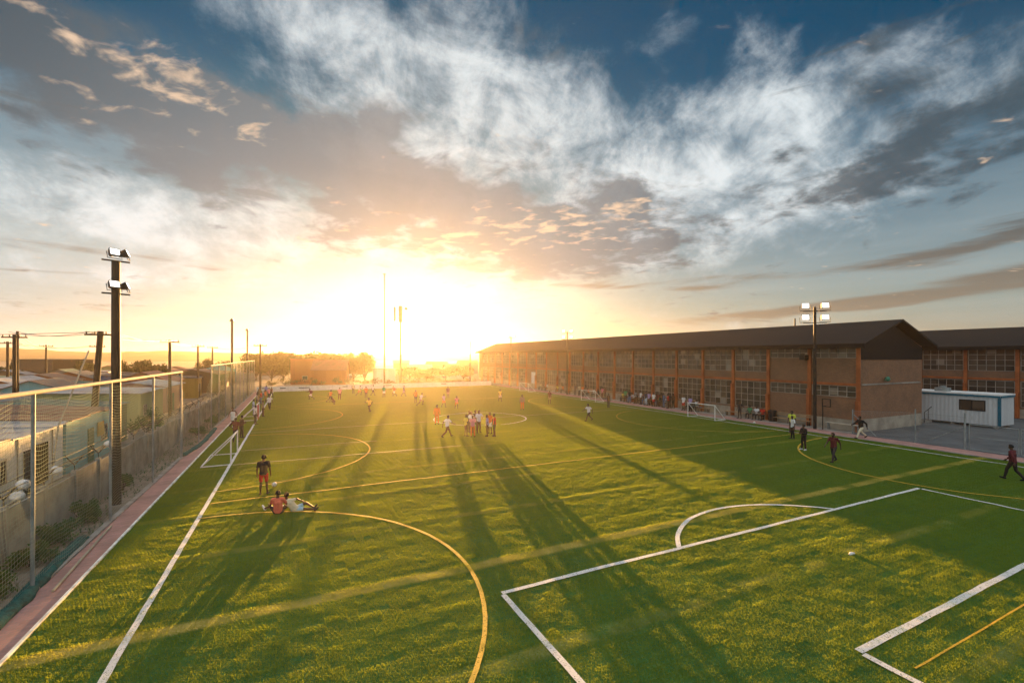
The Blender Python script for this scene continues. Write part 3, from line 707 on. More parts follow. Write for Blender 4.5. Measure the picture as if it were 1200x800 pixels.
def gate():
    y0 = 14.3; t = empty('steel_gate', (40.6, y0, 0), 0, 'pair of wire mesh gate leaves in steel tube frames at the yard entrance', 'gate')
    for a, b in ((-.1, -2.4), (-2.5, -4.8)):
        g = MB()
        g.tube([(0, a, .12), (0, a, 1.75)], .028).tube([(0, b, .12), (0, b, 1.75)], .028).tube([(0, a, 1.75), (0, b, 1.75)], .028).tube([(0, a, .12), (0, b, .12)], .028).tube([(0, a, .95), (0, b, .95)], .018)
        f = g.build('gate_leaf', M['galv'], t)
        q = MB(); q.v = [(0, a, .12), (0, b, .12), (0, b, 1.75), (0, a, 1.75)]; q.f = [(0, 1, 2, 3)]; q.build('mesh', M['chain'], f, [(a, .12), (b, .12), (b, 1.75), (a, 1.75)])
    MB().tube([(0, -4.95, 0), (0, -4.95, 2.3)], .06).build('gate_post', M['galv'], t)
gate()

# board at the far end
t = empty('perimeter_board', (-5.9, 90.2, 0), 0, 'long low white board across the far end of the pitch', 'board')
for i in range(18): MB().box(2.45 * i + .01, 2.45 * (i + 1) - .01, 0, .05, .02, .92).build('panel', M['white'], t)
g = MB()
for a, b in ((3.6, 4.5), (6.6, 8.4), (14.0, 14.9), (21.5, 23.0), (33, 34.1)): g.box(a, b, -.008, -.003, .52, .66)
g.build('dark_lettering', M['fascia'], t)

# ------------------------------------------------------------------ floodlights
def lamp_head(t, loc, heading, tilt, size=1.0):
    h = Matrix.Translation(loc) @ Matrix.Rotation(heading, 4, 'Z') @ Matrix.Rotation(tilt, 4, 'X') @ Matrix.Scale(size, 4)
    def X(mb): mb.v = [tuple(h @ Vector(p)) for p in mb.v]; return mb
    g = MB(); g.add([(-.24, 0, -.19), (.24, 0, -.19), (.24, 0, .19), (-.24, 0, .19), (-.16, .30, -.12), (.16, .30, -.12), (.16, .30, .14), (-.16, .30, .14)],
                    [(7, 6, 5, 4), (0, 1, 5, 4), (1, 2, 6, 5), (2, 3, 7, 6), (3, 0, 4, 7), (0, 3, 2, 1)])
    g.tube([(0, .3, 0), (0, .44, -.05)], .08).tube([(-.33, .08, 0), (-.33, .1, -.34), (.33, .1, -.34), (.33, .08, 0)], .022, 6)
    o = X(g).build('lamp_head', M['steel_dark'], t)
    X(MB().box(-.205, .205, -.018, -.003, -.155, .155)).build('glass', M['lamp'], o)
def flood(x, y, h, r, label, heads, square=False, size=1.0):
    t = empty('floodlight_pole', (x, y, 0), 0, label, 'floodlight', 'floodlight poles around the pitch')
    MB().tube([(0, 0, -.1), (0, 0, h)], [r, r * .8], 4 if square else 12).build('pole', M['steel_dark'], t)
    for z, (dx, dy), hs in heads:
        MB().tube([(-dx, -dy, z), (dx, dy, z)], .035, 6).build('cross_arm', M['steel_dark'], t)
        for (px, py, hd, tl) in hs: lamp_head(t, (px, py, z + .38 * max(1, size)), hd, tl, size)
    return t
# heading 0 looks towards -Y; +90 deg looks towards +X
flood(-6.87, 24.8, 10.35, .185, 'thick black floodlight pole with four lamps beside the near fence',
      [(10.35, (.42, .2), [(-.02, -.05, R(42), R(-16)), (.38, .1, R(95), R(-22))]), (8.95, (.42, .2), [(.05, -.32, R(42), R(-16)), (.38, .12, R(95), R(-22))])], size=.8)
flood(-6.9, 65.2, 10.6, .16, 'tall dark floodlight pole, first one behind the far net fence', [(10.4, (.1, .5), [(.1, .3, R(90), R(-20))])])
flood(-6.8, 84.0, 10.4, .16, 'tall dark floodlight pole, last one at the far left corner of the pitch', [(10.2, (.1, .5), [(.1, .3, R(90), R(-20))])])
flood(40.3, 24.0, 10.5, .14, 'dark floodlight pole with four lit lamps beside the near end of the brick shed',
      [(10.15, (.62, -.62), [(-.55, .45, R(-42), R(-8)), (.55, -.55, R(-35), R(-8))]), (9.15, (.62, -.62), [(-.55, .45, R(-42), R(-8)), (.55, -.55, R(-35), R(-8))])], size=1.25)
flood(40.1, 63.0, 10.3, .13, 'floodlight pole halfway along the brick shed wall', [(10.0, (.5, -.5), [(-.45, .4, R(-60), R(-10)), (.45, -.5, R(-60), R(-10))]), (9.0, (.5, -.5), [(-.45, .4, R(-60), R(-10)), (.45, -.5, R(-60), R(-10))])])
flood(40.2, 84.5, 10.3, .13, 'floodlight pole towards the far end of the brick shed wall', [(10.0, (.5, -.5), [(-.45, .4, R(-60), R(-10)), (.45, -.5, R(-60), R(-10))])])
x, y = D(551, 103); flood(x, y, 9.6, .15, 'bare dark pole standing just beyond the far end of the brick shed', [])
# basketball ring on the near right pole's wall
t = empty('backboard', (40.55, 23.2, 0), 0, 'small basketball backboard frame fixed low beside the right floodlight pole', 'hoop')
MB().box(-.03, .03, -.35, .35, 2.0, 2.06).box(-.03, .03, -.35, .35, 2.64, 2.7).box(-.03, .03, -.35, -.29, 2.063, 2.637).box(-.03, .03, .29, .35, 2.063, 2.637).build('frame', M['steel_dark'], t)
MB().tube([(-.03, 0, 2.1), (-.5, 0, 2.1)], .02).build('ring_arm', M['steel_dark'], t)
MB().tube([(0, 0.3, .0), (0, 0.3, 2.0)], .04).build('support', M['steel_dark'], t)

# masts beyond the far board
x, y = D(450.5, 96); h = Zat(321, 96)
t = empty('light_mast', (x, y, 0), 0, 'very tall thin mast with a small ring of lamps beyond the far board', 'mast')
MB().tube([(0, 0, -.1), (0, 0, h)], [.20, .11], 8).build('pole', M['steel_dark'], t)
MB().tube([(.32 * math.cos(a * math.pi / 6), .32 * math.sin(a * math.pi / 6), h - .05) for a in range(13)], .07, 6).ball((0, 0, h + .05), .1).box(-.3, .3, -.02, .02, h - .08, h - .03).build('lamp_ring', M['steel_dark'], t)
x, y = D(469.5, 99); h = Zat(359, 99)
t = empty('radio_mast', (x, y, 0), YAW * -1, 'radio mast with two upright panel aerials beyond the far board', 'mast')
MB().tube([(0, 0, -.1), (0, 0, h)], [.26, .13], 8).build('pole', M['steel_dark'], t)
MB().box(-.40, .34, -.2, .2, h - 3.4, h + .1).build('panel_aerial', M['steel_dark'], t)
MB().box(-1.50, -1.10, -.12, .12, h - 3.2, h - .1).build('panel_aerial', M['steel_dark'], t)
MB().box(-1.097, -.403, -.03, .03, h - .7, h - .62).box(-1.097, -.403, -.03, .03, h - 2.6, h - 2.52).box(.343, 1.1, -.03, .03, h - .5, h - .4).build('bracket', M['steel_dark'], t)
MB().tube([(1.2, -.2, h - .5), (1.2, .2, h - .5)], .3, 12).tube([(.8, 0, h - .9), (.8, 0, h - 1.3)], .08).build('dish', M['steel_dark'], t)

# ------------------------------------------------------------------ timber poles and wires
poles = {}
def tpole(key, u, vt, h, r, label, arms=1, lean=0.0):
    d = FPX * (h - CH) / (HZ - vt); x, y = D(u, d)
    t = empty('utility_pole', (x, y, 0), 0, label, 'utility pole', 'timber utility poles in the township')
    MB().tube([(lean * -1.0, 0, -.1), (0, 0, h)], [r * 1.2, r], 8).build('pole', M['wood'], t)
    for k in range(arms):
        c = MB().box(-.85, .85, -.05, .05, h - .3 - .6 * k, h - .18 - .6 * k).build('cross_arm', M['wood'], t)
        g = MB()
        for a in (-.75, -.3, .3, .75): g.tube([(a, 0, h - .18 - .6 * k), (a, 0, h - .02 - .6 * k)], .045, 6)
        g.build('insulator', M['steel_dark'], c)
    poles[key] = Vector((x, y, h - .05))
tpole('a', 118, 388, 8.0, .17, 'thick leaning utility pole just left of the black floodlight pole', 1, .5)
tpole('b', 17, 392, 8.2, .13, 'dark utility pole at the left edge, middle of three', 1)
tpole('c', 9, 400, 8.2, .14, 'dark utility pole at the left edge, shortest of three', 1)
tpole('d', 20.5, 388, 8.6, .10, 'slender utility pole at the left edge, tallest of three', 0)
tpole('e', 199, 398, 8.0, .13, 'utility pole rising right of the dark hedge', 1)
tpole('f', 232, 404, 8.0, .13, 'utility pole between the dark hedge and the far net fence', 1)
tpole('g', 249, 406, 8.0, .13, 'utility pole at the start of the far net fence', 1)
tpole('h', 305, 403, 8.0, .13, 'thin utility pole right of the far left floodlights', 1)
tpole('i', 54, 404, 8.0, .11, 'far thin utility pole behind the big dark flat building', 1)
tpole('j', 114, 404, 7.8, .11, 'thin utility pole directly behind the leaning one', 1)
def wire(a, b, offs, sag, label):
    A, B = poles[a] if isinstance(a, str) else Vector(a), poles[b] if isinstance(b, str) else Vector(b)
    g = MB()
    for o in offs:
        g.tube([tuple(A.lerp(B, i / 14) + Vector((o, 0, -4 * sag * (i / 14) * (1 - i / 14)))) for i in range(15)], .022, 4)
    tag(g.build('power_line', M['wire']), label, 'cable', 'overhead cables of the township')
wire('a', 'd', (-.6, .0), .35, 'sagging overhead cable from the leaning pole to the left edge')
wire('a', 'e', (-.6, .3, .7), .35, 'overhead cables from the leaning pole to the pole by the dark hedge')
wire('e', 'f', (-.5, .3), .3, 'overhead cables from the hedge pole to the next pole on')
wire('f', 'g', (-.5, .3), .3, 'overhead cables between the last two poles before the far fence')
wire('g', 'h', (-.5, .4), .6, 'overhead cables crossing behind the far left floodlights')
wire('b', 'i', (-.4, .4), .6, 'overhead cables running away behind the big dark building')
wire('a', (-38, 24, 7.5), (-.2,), .6, 'overhead cable from the leaning pole out of the left edge')
wire('c', 'j', (-.4, .4), .6, 'low overhead cables between the left edge poles and the thin pole')
xa, xb = -9.2, -9.6; ya, yb = Yx(104, xa), Yx(68, xb)
g = MB().tube([(xa, ya, Zat(411, depth(xa, ya))), (xb, yb, Zat(500, depth(xb, yb))), (xb - .12, yb - .45, 0)], .035, 6)
tag(g.build('stay_pole', M['rail']), 'thin cream pole leaning across behind the near net fence', 'pole')

# ------------------------------------------------------------------ goals
def goal(name, x, y, s, label, w=3.35, h=1.5, dpt=1.45, net=True):
    "s = +1 opens towards +X"
    t = empty(name, (x, y, 0), 0 if s > 0 else math.pi, label, 'goal', 'small five-a-side goals on both touchlines')
    r = .04
    for yy in (-w / 2, w / 2): MB().tube([(0, yy, .02), (0, yy, h)], r, 8).build('post', M['white'], t)
    MB().tube([(0, -w / 2 - .04, h), (0, w / 2 + .04, h)], r, 8).build('crossbar', M['white'], t)
    for yy in (-w / 2, w / 2):
        MB().tube([(0, yy, h), (-dpt, yy, .05)], r * .85, 8).build('rear_stay', M['white'], t)
        MB().tube([(0, yy, .05), (-dpt, yy, .05)], r * .85, 8).build('ground_bar', M['white'], t)
    MB().tube([(-dpt, -w / 2, .05), (-dpt, w / 2, .05)], r * .85, 8).build('ground_bar', M['white'], t)
    if net:
        g = MB(); g.v = [(0, -w / 2, h), (0, w / 2, h), (-dpt, w / 2, .05), (-dpt, -w / 2, .05)]; g.f = [(0, 1, 2, 3)]
        g.build('goal_net', M['goal_net'], t, [(0, 0), (w, 0), (w, 2.1), (0, 2.1)])
    return t
goal('goal', -3.3, 32.3, 1, 'white goal frame without a net on the left touchline behind the standing man', net=False)
goal('goal', -3.3, 52.4, 1, 'white goal frame among the spectators on the left touchline', net=False)
goal('goal', 36.7, 32.9, -1, 'white goal on the right touchline in front of seated spectators, nearest on that side')
goal('goal', 36.8, 52.4, -1, 'white goal on the right touchline, middle of that side')
goal('goal', 36.8, 72.0, -1, 'white goal on the right touchline, farthest on that side')
g = MB(); n = 10
for i in range(n + 1):
    for j in range(9): g.v.append((.05 * math.sin(j * 1.9) * (1 - i / n * .3), -.28 + .56 * j / 8, 1.46 - 1.3 * i / n + .03 * math.sin(j * 1.1)))
g.f = [(i * 9 + j, i * 9 + j + 1, (i + 1) * 9 + j + 1, (i + 1) * 9 + j) for i in range(n) for j in range(8)]
o = g.build('hanging_cloth', M['red'], smooth=True); o.location = (-3.22, 50.75, 0.02); sm = o.modifiers.new('thickness', 'SOLIDIFY'); sm.thickness = .03
tag(o, 'bright red cloth hanging from the goal post among the left spectators', 'cloth')

# balls
def ball(x, y, label, z=.13):
    t = MB().ball((0, 0, 0), .11, n=16, m=12); o = t.build('football', M['ball'], smooth=True); o.location = (x, y, z + .02)
    tag(o, label, 'ball', 'footballs on the pitch')
    g = MB()
    for q in ((0, 0, 1), (.89, 0, .45), (.28, .85, .45), (-.72, .53, .45), (-.72, -.53, .45), (.28, -.85, .45), (-.28, .85, -.45), (.72, .53, -.45), (.72, -.53, -.45), (-.28, -.85, -.45), (-.89, 0, -.45)):
        c = Vector(q).normalized(); a = c.orthogonal().normalized(); b = c.cross(a)
        ring = [tuple((c * .97 + (a * math.cos(k * 1.2566) + b * math.sin(k * 1.2566)) * .32).normalized() * .112) for k in range(5)]
        g.add(ring, [(0, 1, 2, 3, 4)])
    g.build('patch', M['black'], o)
x, y = P(321.5, 571); ball(x, y, 'white football on the grass beside the man in red shorts')
x, y = P(884, 497); ball(x, y, 'white football at the foot of the right touchline near the black bin')
x, y = P(998, 651); g = MB()
g.tube([(-.11, 0, .03), (-.02, .01, .05), (.12, -.01, .03)], [.03, .05, .035], 8); o = g.build('water_bottle', M['white'], smooth=True); o.location = (x, y, .03); tag(o, 'small white bottle lying on the grass inside the penalty area', 'bottle')

# bins and benches along the brick shed
t = empty('litter_bin', (41.35, Yx(905, 41.35), 0), 0, 'black litter bin against the brick shed wall', 'bin')
MB().tube([(0, 0, .06), (0, 0, 1.0)], [.32, .38], 14).build('body', M['black'], t)
MB().tube([(0, 0, 1.0), (0, 0, 1.06), (0, 0, 1.14)], [.42, .40, .25], 14).build('lid', M['black'], t)
def bench(x, y, L, label, m, back=False, h=.46):
    t = empty('bench', (x, y, .05), 0, label, 'bench', 'benches along the brick shed')
    MB().box(-.17, .17, -L / 2, L / 2, h - .05, h).build('seat', M[m], t)
    for yy in (-L / 2 + .15, L / 2 - .15):
        MB().box(-.13, -.07, yy - .03, yy + .03, 0, h - .053).box(.07, .13, yy - .03, yy + .03, 0, h - .053).box(-.07, .07, yy - .025, yy + .025, .08, .13).build('leg', M['galv' if m == 'pale_bench' else 'steel_dark'], t)
    if back:
        for zz in (.72, .9): MB().box(.16, .20, -L / 2, L / 2, zz, zz + .1).build('back_rail', M[m], t)
        for yy in (-L / 2 + .15, L / 2 - .15): MB().box(.202, .25, yy - .03, yy + .03, 0, 1.0).build('back_post', M['steel_dark'], t)
bench(41.3, Yx(988, 41.3), 2.6, 'pale topped bench under the corner bay of the brick shed', 'pale_bench', h=.62)
bench(41.3, Yx(927, 41.3) , 3.4, 'low timber bench with back rails right of the black bin', 'bench', True)
bench(41.3, Yx(872, 41.3), 4.4, 'long timber bench with four people sitting left of the black bin', 'bench')
bench(41.3, Yx(815, 41.3), 3.9, 'long timber bench behind the nearest right goal', 'bench')
bench(41.3, Yx(755, 41.3), 9.5, 'very long timber bench crowded with spectators', 'bench')
bench(41.3, Yx(695, 41.3), 8.0, 'long timber bench behind the middle right goal', 'bench')
bench(41.3, Yx(650, 41.3), 7.5, 'timber bench farthest along the shed, by the white door', 'bench')

# ------------------------------------------------------------------ township
def sheet(c, rust=.35, k='wall'): return mat_sheet('%s_sheet_%s' % (k, '_'.join('%02d' % int(q * 100) for q in c)), c, amount=rust)
WALLC = dict(white=(.74, .77, .77), turquoise=(.22, .58, .62), cream=(.46, .38, .24), lime=(.36, .42, .20), pink=(.48, .27, .22), grey=(.24, .24, .235), rust=(.19, .085, .045), blue=(.09, .16, .30),
             brown=(.13, .085, .055), green=(.07, .20, .13), mustard=(.42, .27, .06), dark=(.045, .038, .032), brick=(.26, .11, .07), orange=(.40, .13, .04), lilac=(.27, .23, .33))
ROOFC = dict(pale=(.42, .43, .44), rusty=(.27, .16, .10), dark=(.075, .075, .078), red=(.24, .075, .05), green=(.07, .16, .12), grey=(.23, .235, .24))
def dwelling(name, x, y, w, l, h, wall, roof, label, cat='shack', kind='mono', rise=.5, rz=0.0, doors=1, wins=2, group='shacks and houses of the township'):
    "w along X, l along Y; x, y is the middle; the +X side faces the pitch"
    t = empty(name, (x, y, 0), rz, label, cat, group)
    wm = sheet(WALLC[wall], -.1); rm = sheet(ROOFC[roof], .7 if roof == 'rusty' else .32, 'roof')
    a, b = w / 2, l / 2; g = MB()
    if kind == 'gable':
        g.add([(-a, -b, -.05), (a, -b, -.05), (a, -b, h), (0, -b, h + rise), (-a, -b, h), (-a, b, -.05), (a, b, -.05), (a, b, h), (0, b, h + rise), (-a, b, h)],
              [(0, 1, 2, 3, 4), (9, 8, 7, 6, 5), (1, 6, 7, 2), (5, 0, 4, 9)])
    else:
        g.add([(-a, -b, -.05), (a, -b, -.05), (a, -b, h), (-a, -b, h + rise), (-a, b, -.05), (a, b, -.05), (a, b, h), (-a, b, h + rise)],
              [(0, 1, 2, 3), (7, 6, 5, 4), (1, 5, 6, 2), (4, 0, 3, 7)])
    g.build('wall', wm, t)
    g = MB(); o = .28; th = .05; e = .012
    if kind == 'gable':
        s = rise / a
        for sx in (-1, 1):
            q = [(sx * (a + o), -b - o, h + e - s * o), (0, -b - o, h + rise + e), (0, b + o, h + rise + e), (sx * (a + o), b + o, h + e - s * o)]
            q = q if sx < 0 else q[::-1]
            g.add(q + [(i, j, k + th) for i, j, k in q], [(0, 1, 2, 3), (7, 6, 5, 4), (0, 4, 5, 1), (1, 5, 6, 2), (2, 6, 7, 3), (3, 7, 4, 0)])
    else:
        s = rise / w
        rnd = random.Random(int(x * 31 + y * 17)); yy = -b - o; k = 0
        while yy < b + o - .02:                                   # overlapping sheets laid side by side, not quite level
            y2 = min(b + o, yy + rnd.uniform(1.5, 2.6)); dz = rnd.uniform(0, .06); ex = rnd.uniform(-.12, .15)
            q = [(a + o + ex, yy, h + e - s * (o + ex) + dz), (a + o + ex, y2 - .01, h + e - s * (o + ex) + dz), (-a - o, y2 - .01, h + rise + e + s * o + dz), (-a - o, yy, h + rise + e + s * o + dz)]
            g.add(q + [(i, j, m + th) for i, j, m in q], [(3, 2, 1, 0), (4, 5, 6, 7), (0, 1, 5, 4), (1, 2, 6, 5), (2, 3, 7, 6), (3, 0, 4, 7)])
            yy = y2; k += 1
    ro = g.build('roof', rm, t)
    rnd = random.Random(int(x * 7 + y * 13))
    slots = max(1, int(l / 1.9)); order = list(range(slots)); rnd.shuffle(order)
    for i, sidx in enumerate(order[:doors + wins]):
        yc = -b + l * (sidx + .5) / slots
        if i < doors:
            d = MB().box(a + .004, a + .05, yc - .42, yc + .42, 0, min(2.0, h - .15)).build('door', sheet(WALLC[rnd.choice(['brown', 'dark', 'blue', 'green', 'rust'])], .1), t)
            MB().box(a + .055, a + .09, yc + .26, yc + .33, .95, 1.05).build('handle', M['galv'], d)
        else:
            f = MB(); z0, z1 = min(1.0, h - 1.2), min(1.9, h - .3)
            f.box(a + .004, a + .05, yc - .5, yc + .5, z0 - .06, z0).box(a + .004, a + .05, yc - .5, yc + .5, z1, z1 + .06).box(a + .004, a + .05, yc - .5, yc - .44, z0 + .003, z1 - .003).box(a + .004, a + .05, yc + .44, yc + .5, z0 + .003, z1 - .003).box(a + .004, a + .045, yc - .02, yc + .02, z0 + .003, z1 - .003)
            f = f.build('window', M['frame'], t); MB().box(a + .006, a + .02, yc - .437, yc + .437, z0 + .004, z1 - .004).build('pane', M['pane'], f)
    if wins:
        f = MB().box(-.55, .55, -b - .05, -b - .004, 1.0, 1.06).box(-.55, .55, -b - .05, -b - .004, 1.8, 1.86).box(-.55, -.49, -b - .05, -b - .004, 1.063, 1.797).box(.49, .55, -b - .05, -b - .004, 1.063, 1.797)
        f = f.build('window', M['frame'], t); MB().box(-.487, .487, -b - .02, -b - .006, 1.063, 1.797).build('pane', M['pane'], f)
    return t, a, b
t, a, b = dwelling('shack', -13.6, 27.2, 5.2, 9.2, 2.75, 'white', 'pale', 'long whitewashed board shack with a patched pale tin roof, nearest behind the slab wall', wins=1, rise=.30)
MB().box(a + .01, a + .06, 1.6, 2.9, .2, 2.1).build('security_grille', mat_net('grille', (.02, .02, .02), .25, .05), t)
for yy in (-3.9, -2.3, .2, 3.4): MB().box(a + .004, a + .03, yy, yy + .07, 0, 2.7).build('batten', M['concrete'], t)
t, a, b = dwelling('shack', -13.7, 35.4, 5.4, 6.4, 2.8, 'turquoise', 'rusty', 'turquoise boarded shack beside the whitewashed one, with a yellow window frame', wins=1, rise=.42)
MB().box(a + .055, a + .09, .9, 1.9, 1.35, 2.2).build('shutter', sheet(WALLC['mustard'], .1), t)
dwelling('shack', -13.4, 20.0, 5, 4.4, 2.9, 'lilac', 'grey', 'pale lilac shack at the left edge next to the whitewashed one', wins=1)
dwelling('shack', -14.2, 41.6, 5.5, 4.2, 2.7, 'green', 'green', 'green painted shack with a green roof just past the turquoise one', wins=1)
dwelling('shack', -20.5, 31.5, 6.5, 12.0, 2.7, 'grey', 'pale', 'wide grey shack under a pale tin roof, second row behind the whitewashed one', rise=.3)
dwelling('shack', -21.5, 42.0, 6, 6, 2.8, 'rust', 'rusty', 'rusted sheet shack with a rusty roof, behind the green painted shack')
x, y = D(20, 47); dwelling('house', x, y, 5.5, 8.5, 3.1, 'white', 'pale', 'white flat roofed house with two dark windows, above the cream top rail', 'house', rise=.15, doors=0, rz=R(-38))
x, y = D(63, 94); dwelling('warehouse', x, y, 9, 8, 5.5, 'dark', 'dark', 'big dark boxy building rising above the shacks at the left', 'building', rise=.1, doors=0, wins=0, rz=R(-30))
dwelling('house', -15.6, 53.5, 7, 7.5, 3.0, 'lime', 'pale', 'pale lime green house with one small window behind the near net fence', 'house', rise=.25, doors=0, wins=1)
dwelling('house', -15.8, 66.0, 6, 8.5, 2.9, 'pink', 'pale', 'pale pink house with a pale roof behind the gap in the fences', 'house', rise=.5, kind='gable')
dwelling('house', -17.5, 76.0, 6, 7.0, 3.0, 'brick', 'red', 'small brick house with a red roof behind the far net fence', 'house', rise=1.2, kind='gable')
rnd = random.Random(77)
spots = []
for i, x in enumerate((-22.5, -30, -38.5, -48, -58.5, -70.5, -84)):
    y = 52 + i * 5 if i == 0 else 31 + i * 6.5
    while y < 142 + i * 5:
        spots.append((x + rnd.uniform(-1.2, 1.2), y)); y += rnd.uniform(9.5, 13.5)
for y in (86, 96.5, 108, 119, 131): spots.append((-16.0 + rnd.uniform(-1, 1), y))
combos = [(w, r) for r in ROOFC for w in WALLC if not (w == 'dark' and r == 'dark')]
used = {('white', 'pale'), ('turquoise', 'rusty'), ('lilac', 'grey'), ('green', 'green'), ('grey', 'pale'), ('rust', 'rusty'), ('lime', 'pale'), ('pink', 'pale'), ('brick', 'red')}
combos = [c for c in combos if c not in used]; rnd.shuffle(combos)
RW = dict(pale='pale tin', rusty='rust streaked', dark='dark sheet', red='faded red', green='dull green', grey='mid grey')
ni = 0
for (x, y) in spots:
    d = depth(x, y); u = 600 + FPX * (RX * x + RY * y) / d
    if u < -25 or d < 20 or ni >= len(combos): continue
    w_, r_ = combos[ni]; ni += 1
    kind = 'gable' if rnd.random() < .35 else 'mono'
    where = ('left of the leaning pole' if u < 95 else 'near the dark hedge' if u < 200 else 'beyond the far net' if u < 262 else 'behind the far corner')
    how = 'far off' if d > 95 else 'mid distance' if d > 60 else 'front rows'
    dwelling('shack' if kind == 'mono' else 'house', x, y, rnd.uniform(5, 7.5), rnd.uniform(5.5, 8.5), rnd.uniform(2.5, 3.2), w_, r_,
             '%s %s with %s roof %s, %s' % (w_, 'shack' if kind == 'mono' else 'house', RW[r_], how, where), 'shack' if kind == 'mono' else 'house', kind, rnd.uniform(.2, .5) if kind == 'mono' else rnd.uniform(.8, 1.3), rnd.uniform(-.12, .12))

# buildings past the far board
def at(u, d): return D(u, d)
x, y = at(357, 104); dwelling('house', x, y, 5.8, 6, 5.5, 'orange', 'red', 'tall orange boxy building beyond the far board, left of its pitched roof neighbour', 'building', rise=.15, doors=0, wins=1, group='buildings past the far board')
x, y = at(388, 103); dwelling('house', x, y, 6.2, 7, 3.3, 'orange', 'red', 'orange house with a broad faded red pitched roof beyond the far board', 'house', kind='gable', rise=2.1, rz=R(90 - 12), doors=1, wins=2, group='buildings past the far board')
x, y = at(450, 106); dwelling('house', x, y, 4.2, 5, 3.3, 'white', 'pale', 'small white hut with a pale flat roof beyond the far board under the masts', 'hut', rise=.1, doors=0, wins=0, group='buildings past the far board')
x, y = at(335, 185); dwelling('house', x, y, 8.5, 6, 5.6, 'white', 'red', 'white house with a red roof standing highest above the far left corner', 'house', kind='gable', rise=1.9, doors=0, wins=0, rz=R(90 - 20), group='buildings past the far board')
for u, d, w_, r_, hh, lab in ((322, 150, 'brown', 'pale', 2.8, 'brown house with pale roof left of the tall orange building, beyond the board'), (345, 160, 'cream', 'red', 3.0, 'cream house with red roof just above the tall orange building'), (415, 150, 'white', 'grey', 3.2, 'white house with grey roof partly behind the big rounded trees'),
                          (492, 135, 'cream', 'pale', 2.6, 'cream house with pale roof in the sun glare right of the masts'), (512, 150, 'pink', 'rusty', 3.2, 'pink house with rust streaked roof in the glare, second right of the masts'), (535, 128, 'white', 'red', 2.8, 'white house with red roof just left of the brick shed end'), (430, 190, 'mustard', 'dark', 3.5, 'mustard house with dark roof far behind the masts'), (548, 165, 'grey', 'rusty', 3.5, 'grey house with rust streaked roof hard against the shed end'), (300, 175, 'pink', 'dark', 3, 'pink house with dark roof far behind the far left corner'), (365, 210, 'grey', 'pale', 3.5, 'grey house with pale roof far beyond the orange house'), (470, 200, 'brown', 'rusty', 3.2, 'brown house with rust streaked roof far behind the radio mast')):
    x, y = at(u, d); dwelling('house', x, y, 7.5, 6.5, hh, w_, r_, lab, 'house', kind='gable', rise=1.2, rz=R(80), group='buildings past the far board')

# ------------------------------------------------------------------ trees, bushes
def foliage(g, c, rx, ry, rz, n, leaf, rnd, lumps=9):
    cs = []
    for _ in range(lumps):
        a = rnd.uniform(0, 2 * math.pi); e = rnd.uniform(-.6, 1.0); q = rnd.uniform(.45, .82)
        cs.append((c[0] + rx * q * math.cos(a) * math.cos(e), c[1] + ry * q * math.sin(a) * math.cos(e), c[2] + rz * q * math.sin(e), rnd.uniform(.28, .5)))
    for i in range(n):
        k = cs[i % lumps]; s = k[3] * (rnd.random() ** .4)
        d = Vector((rnd.gauss(0, 1), rnd.gauss(0, 1), rnd.gauss(0, 1))).normalized()
        p = Vector((k[0] + d.x * rx * s, k[1] + d.y * ry * s, k[2] + d.z * rz * s))
        a = Vector((rnd.gauss(0, 1), rnd.gauss(0, 1), rnd.gauss(0, 1))).normalized(); b = a.orthogonal().normalized(); L_ = leaf * rnd.uniform(.6, 1.4)
        m = p + a * L_; g.add([p, m + b * L_ * .5, p + a * L_ * 2, m - b * L_ * .5], [(0, 1, 2, 3)])
    return cs
def tree(x, y, h, cw, label, m='leaf', n=2200, leaf=.16, low=.18, seed=1, group='trees around the pitch'):
    rnd = random.Random(seed); t = empty('tree', (x, y, 0), 0, label, 'tree', group)
    g = MB(); ch = h * (1 - low); c = (0, 0, h * low + ch / 2)
    fg = MB(); cs = foliage(fg, c, cw / 2, cw / 2, ch / 2, n, leaf, rnd)
    g.tube([(0, 0, -.1), (.08, .05, h * low), (0, 0, h * .55), (.1, 0, h * .8)], [.05 * h * .6, .04 * h * .5, .02 * h * .6, .02], 8)
    for k in cs[:7]: g.tube([(0.02, 0, h * low * 1.1), (k[0] * .5, k[1] * .5, (h * low + k[2]) * .55), k[:3]], [.02 * h * .6, .014 * h * .6, .02], 5)
    g.build('trunk', M['bark'], t); fg.build('crown', M[m], t)
def bush(x, y, h, w, label, m='leaf2', n=500, leaf=.06, seed=1, name='bush', group='bushes and weeds'):
    rnd = random.Random(seed); t = empty(name, (x, y, 0), 0, label, 'bush', group)
    fg = MB(); foliage(fg, (0, 0, h * .45), w / 2, w / 2, h * .55, n, leaf, rnd, 7); fg.v = [(a, b, max(c, .01)) for a, b, c in fg.v]
    g = MB()
    for i in range(5): a = i * 1.3; g.tube([(0, 0, -.05), (.3 * w * math.cos(a), .3 * w * math.sin(a), h * .6)], [.03, .008], 5)
    g.build('stem', M['bark'], t); fg.build('foliage', M[m], t)
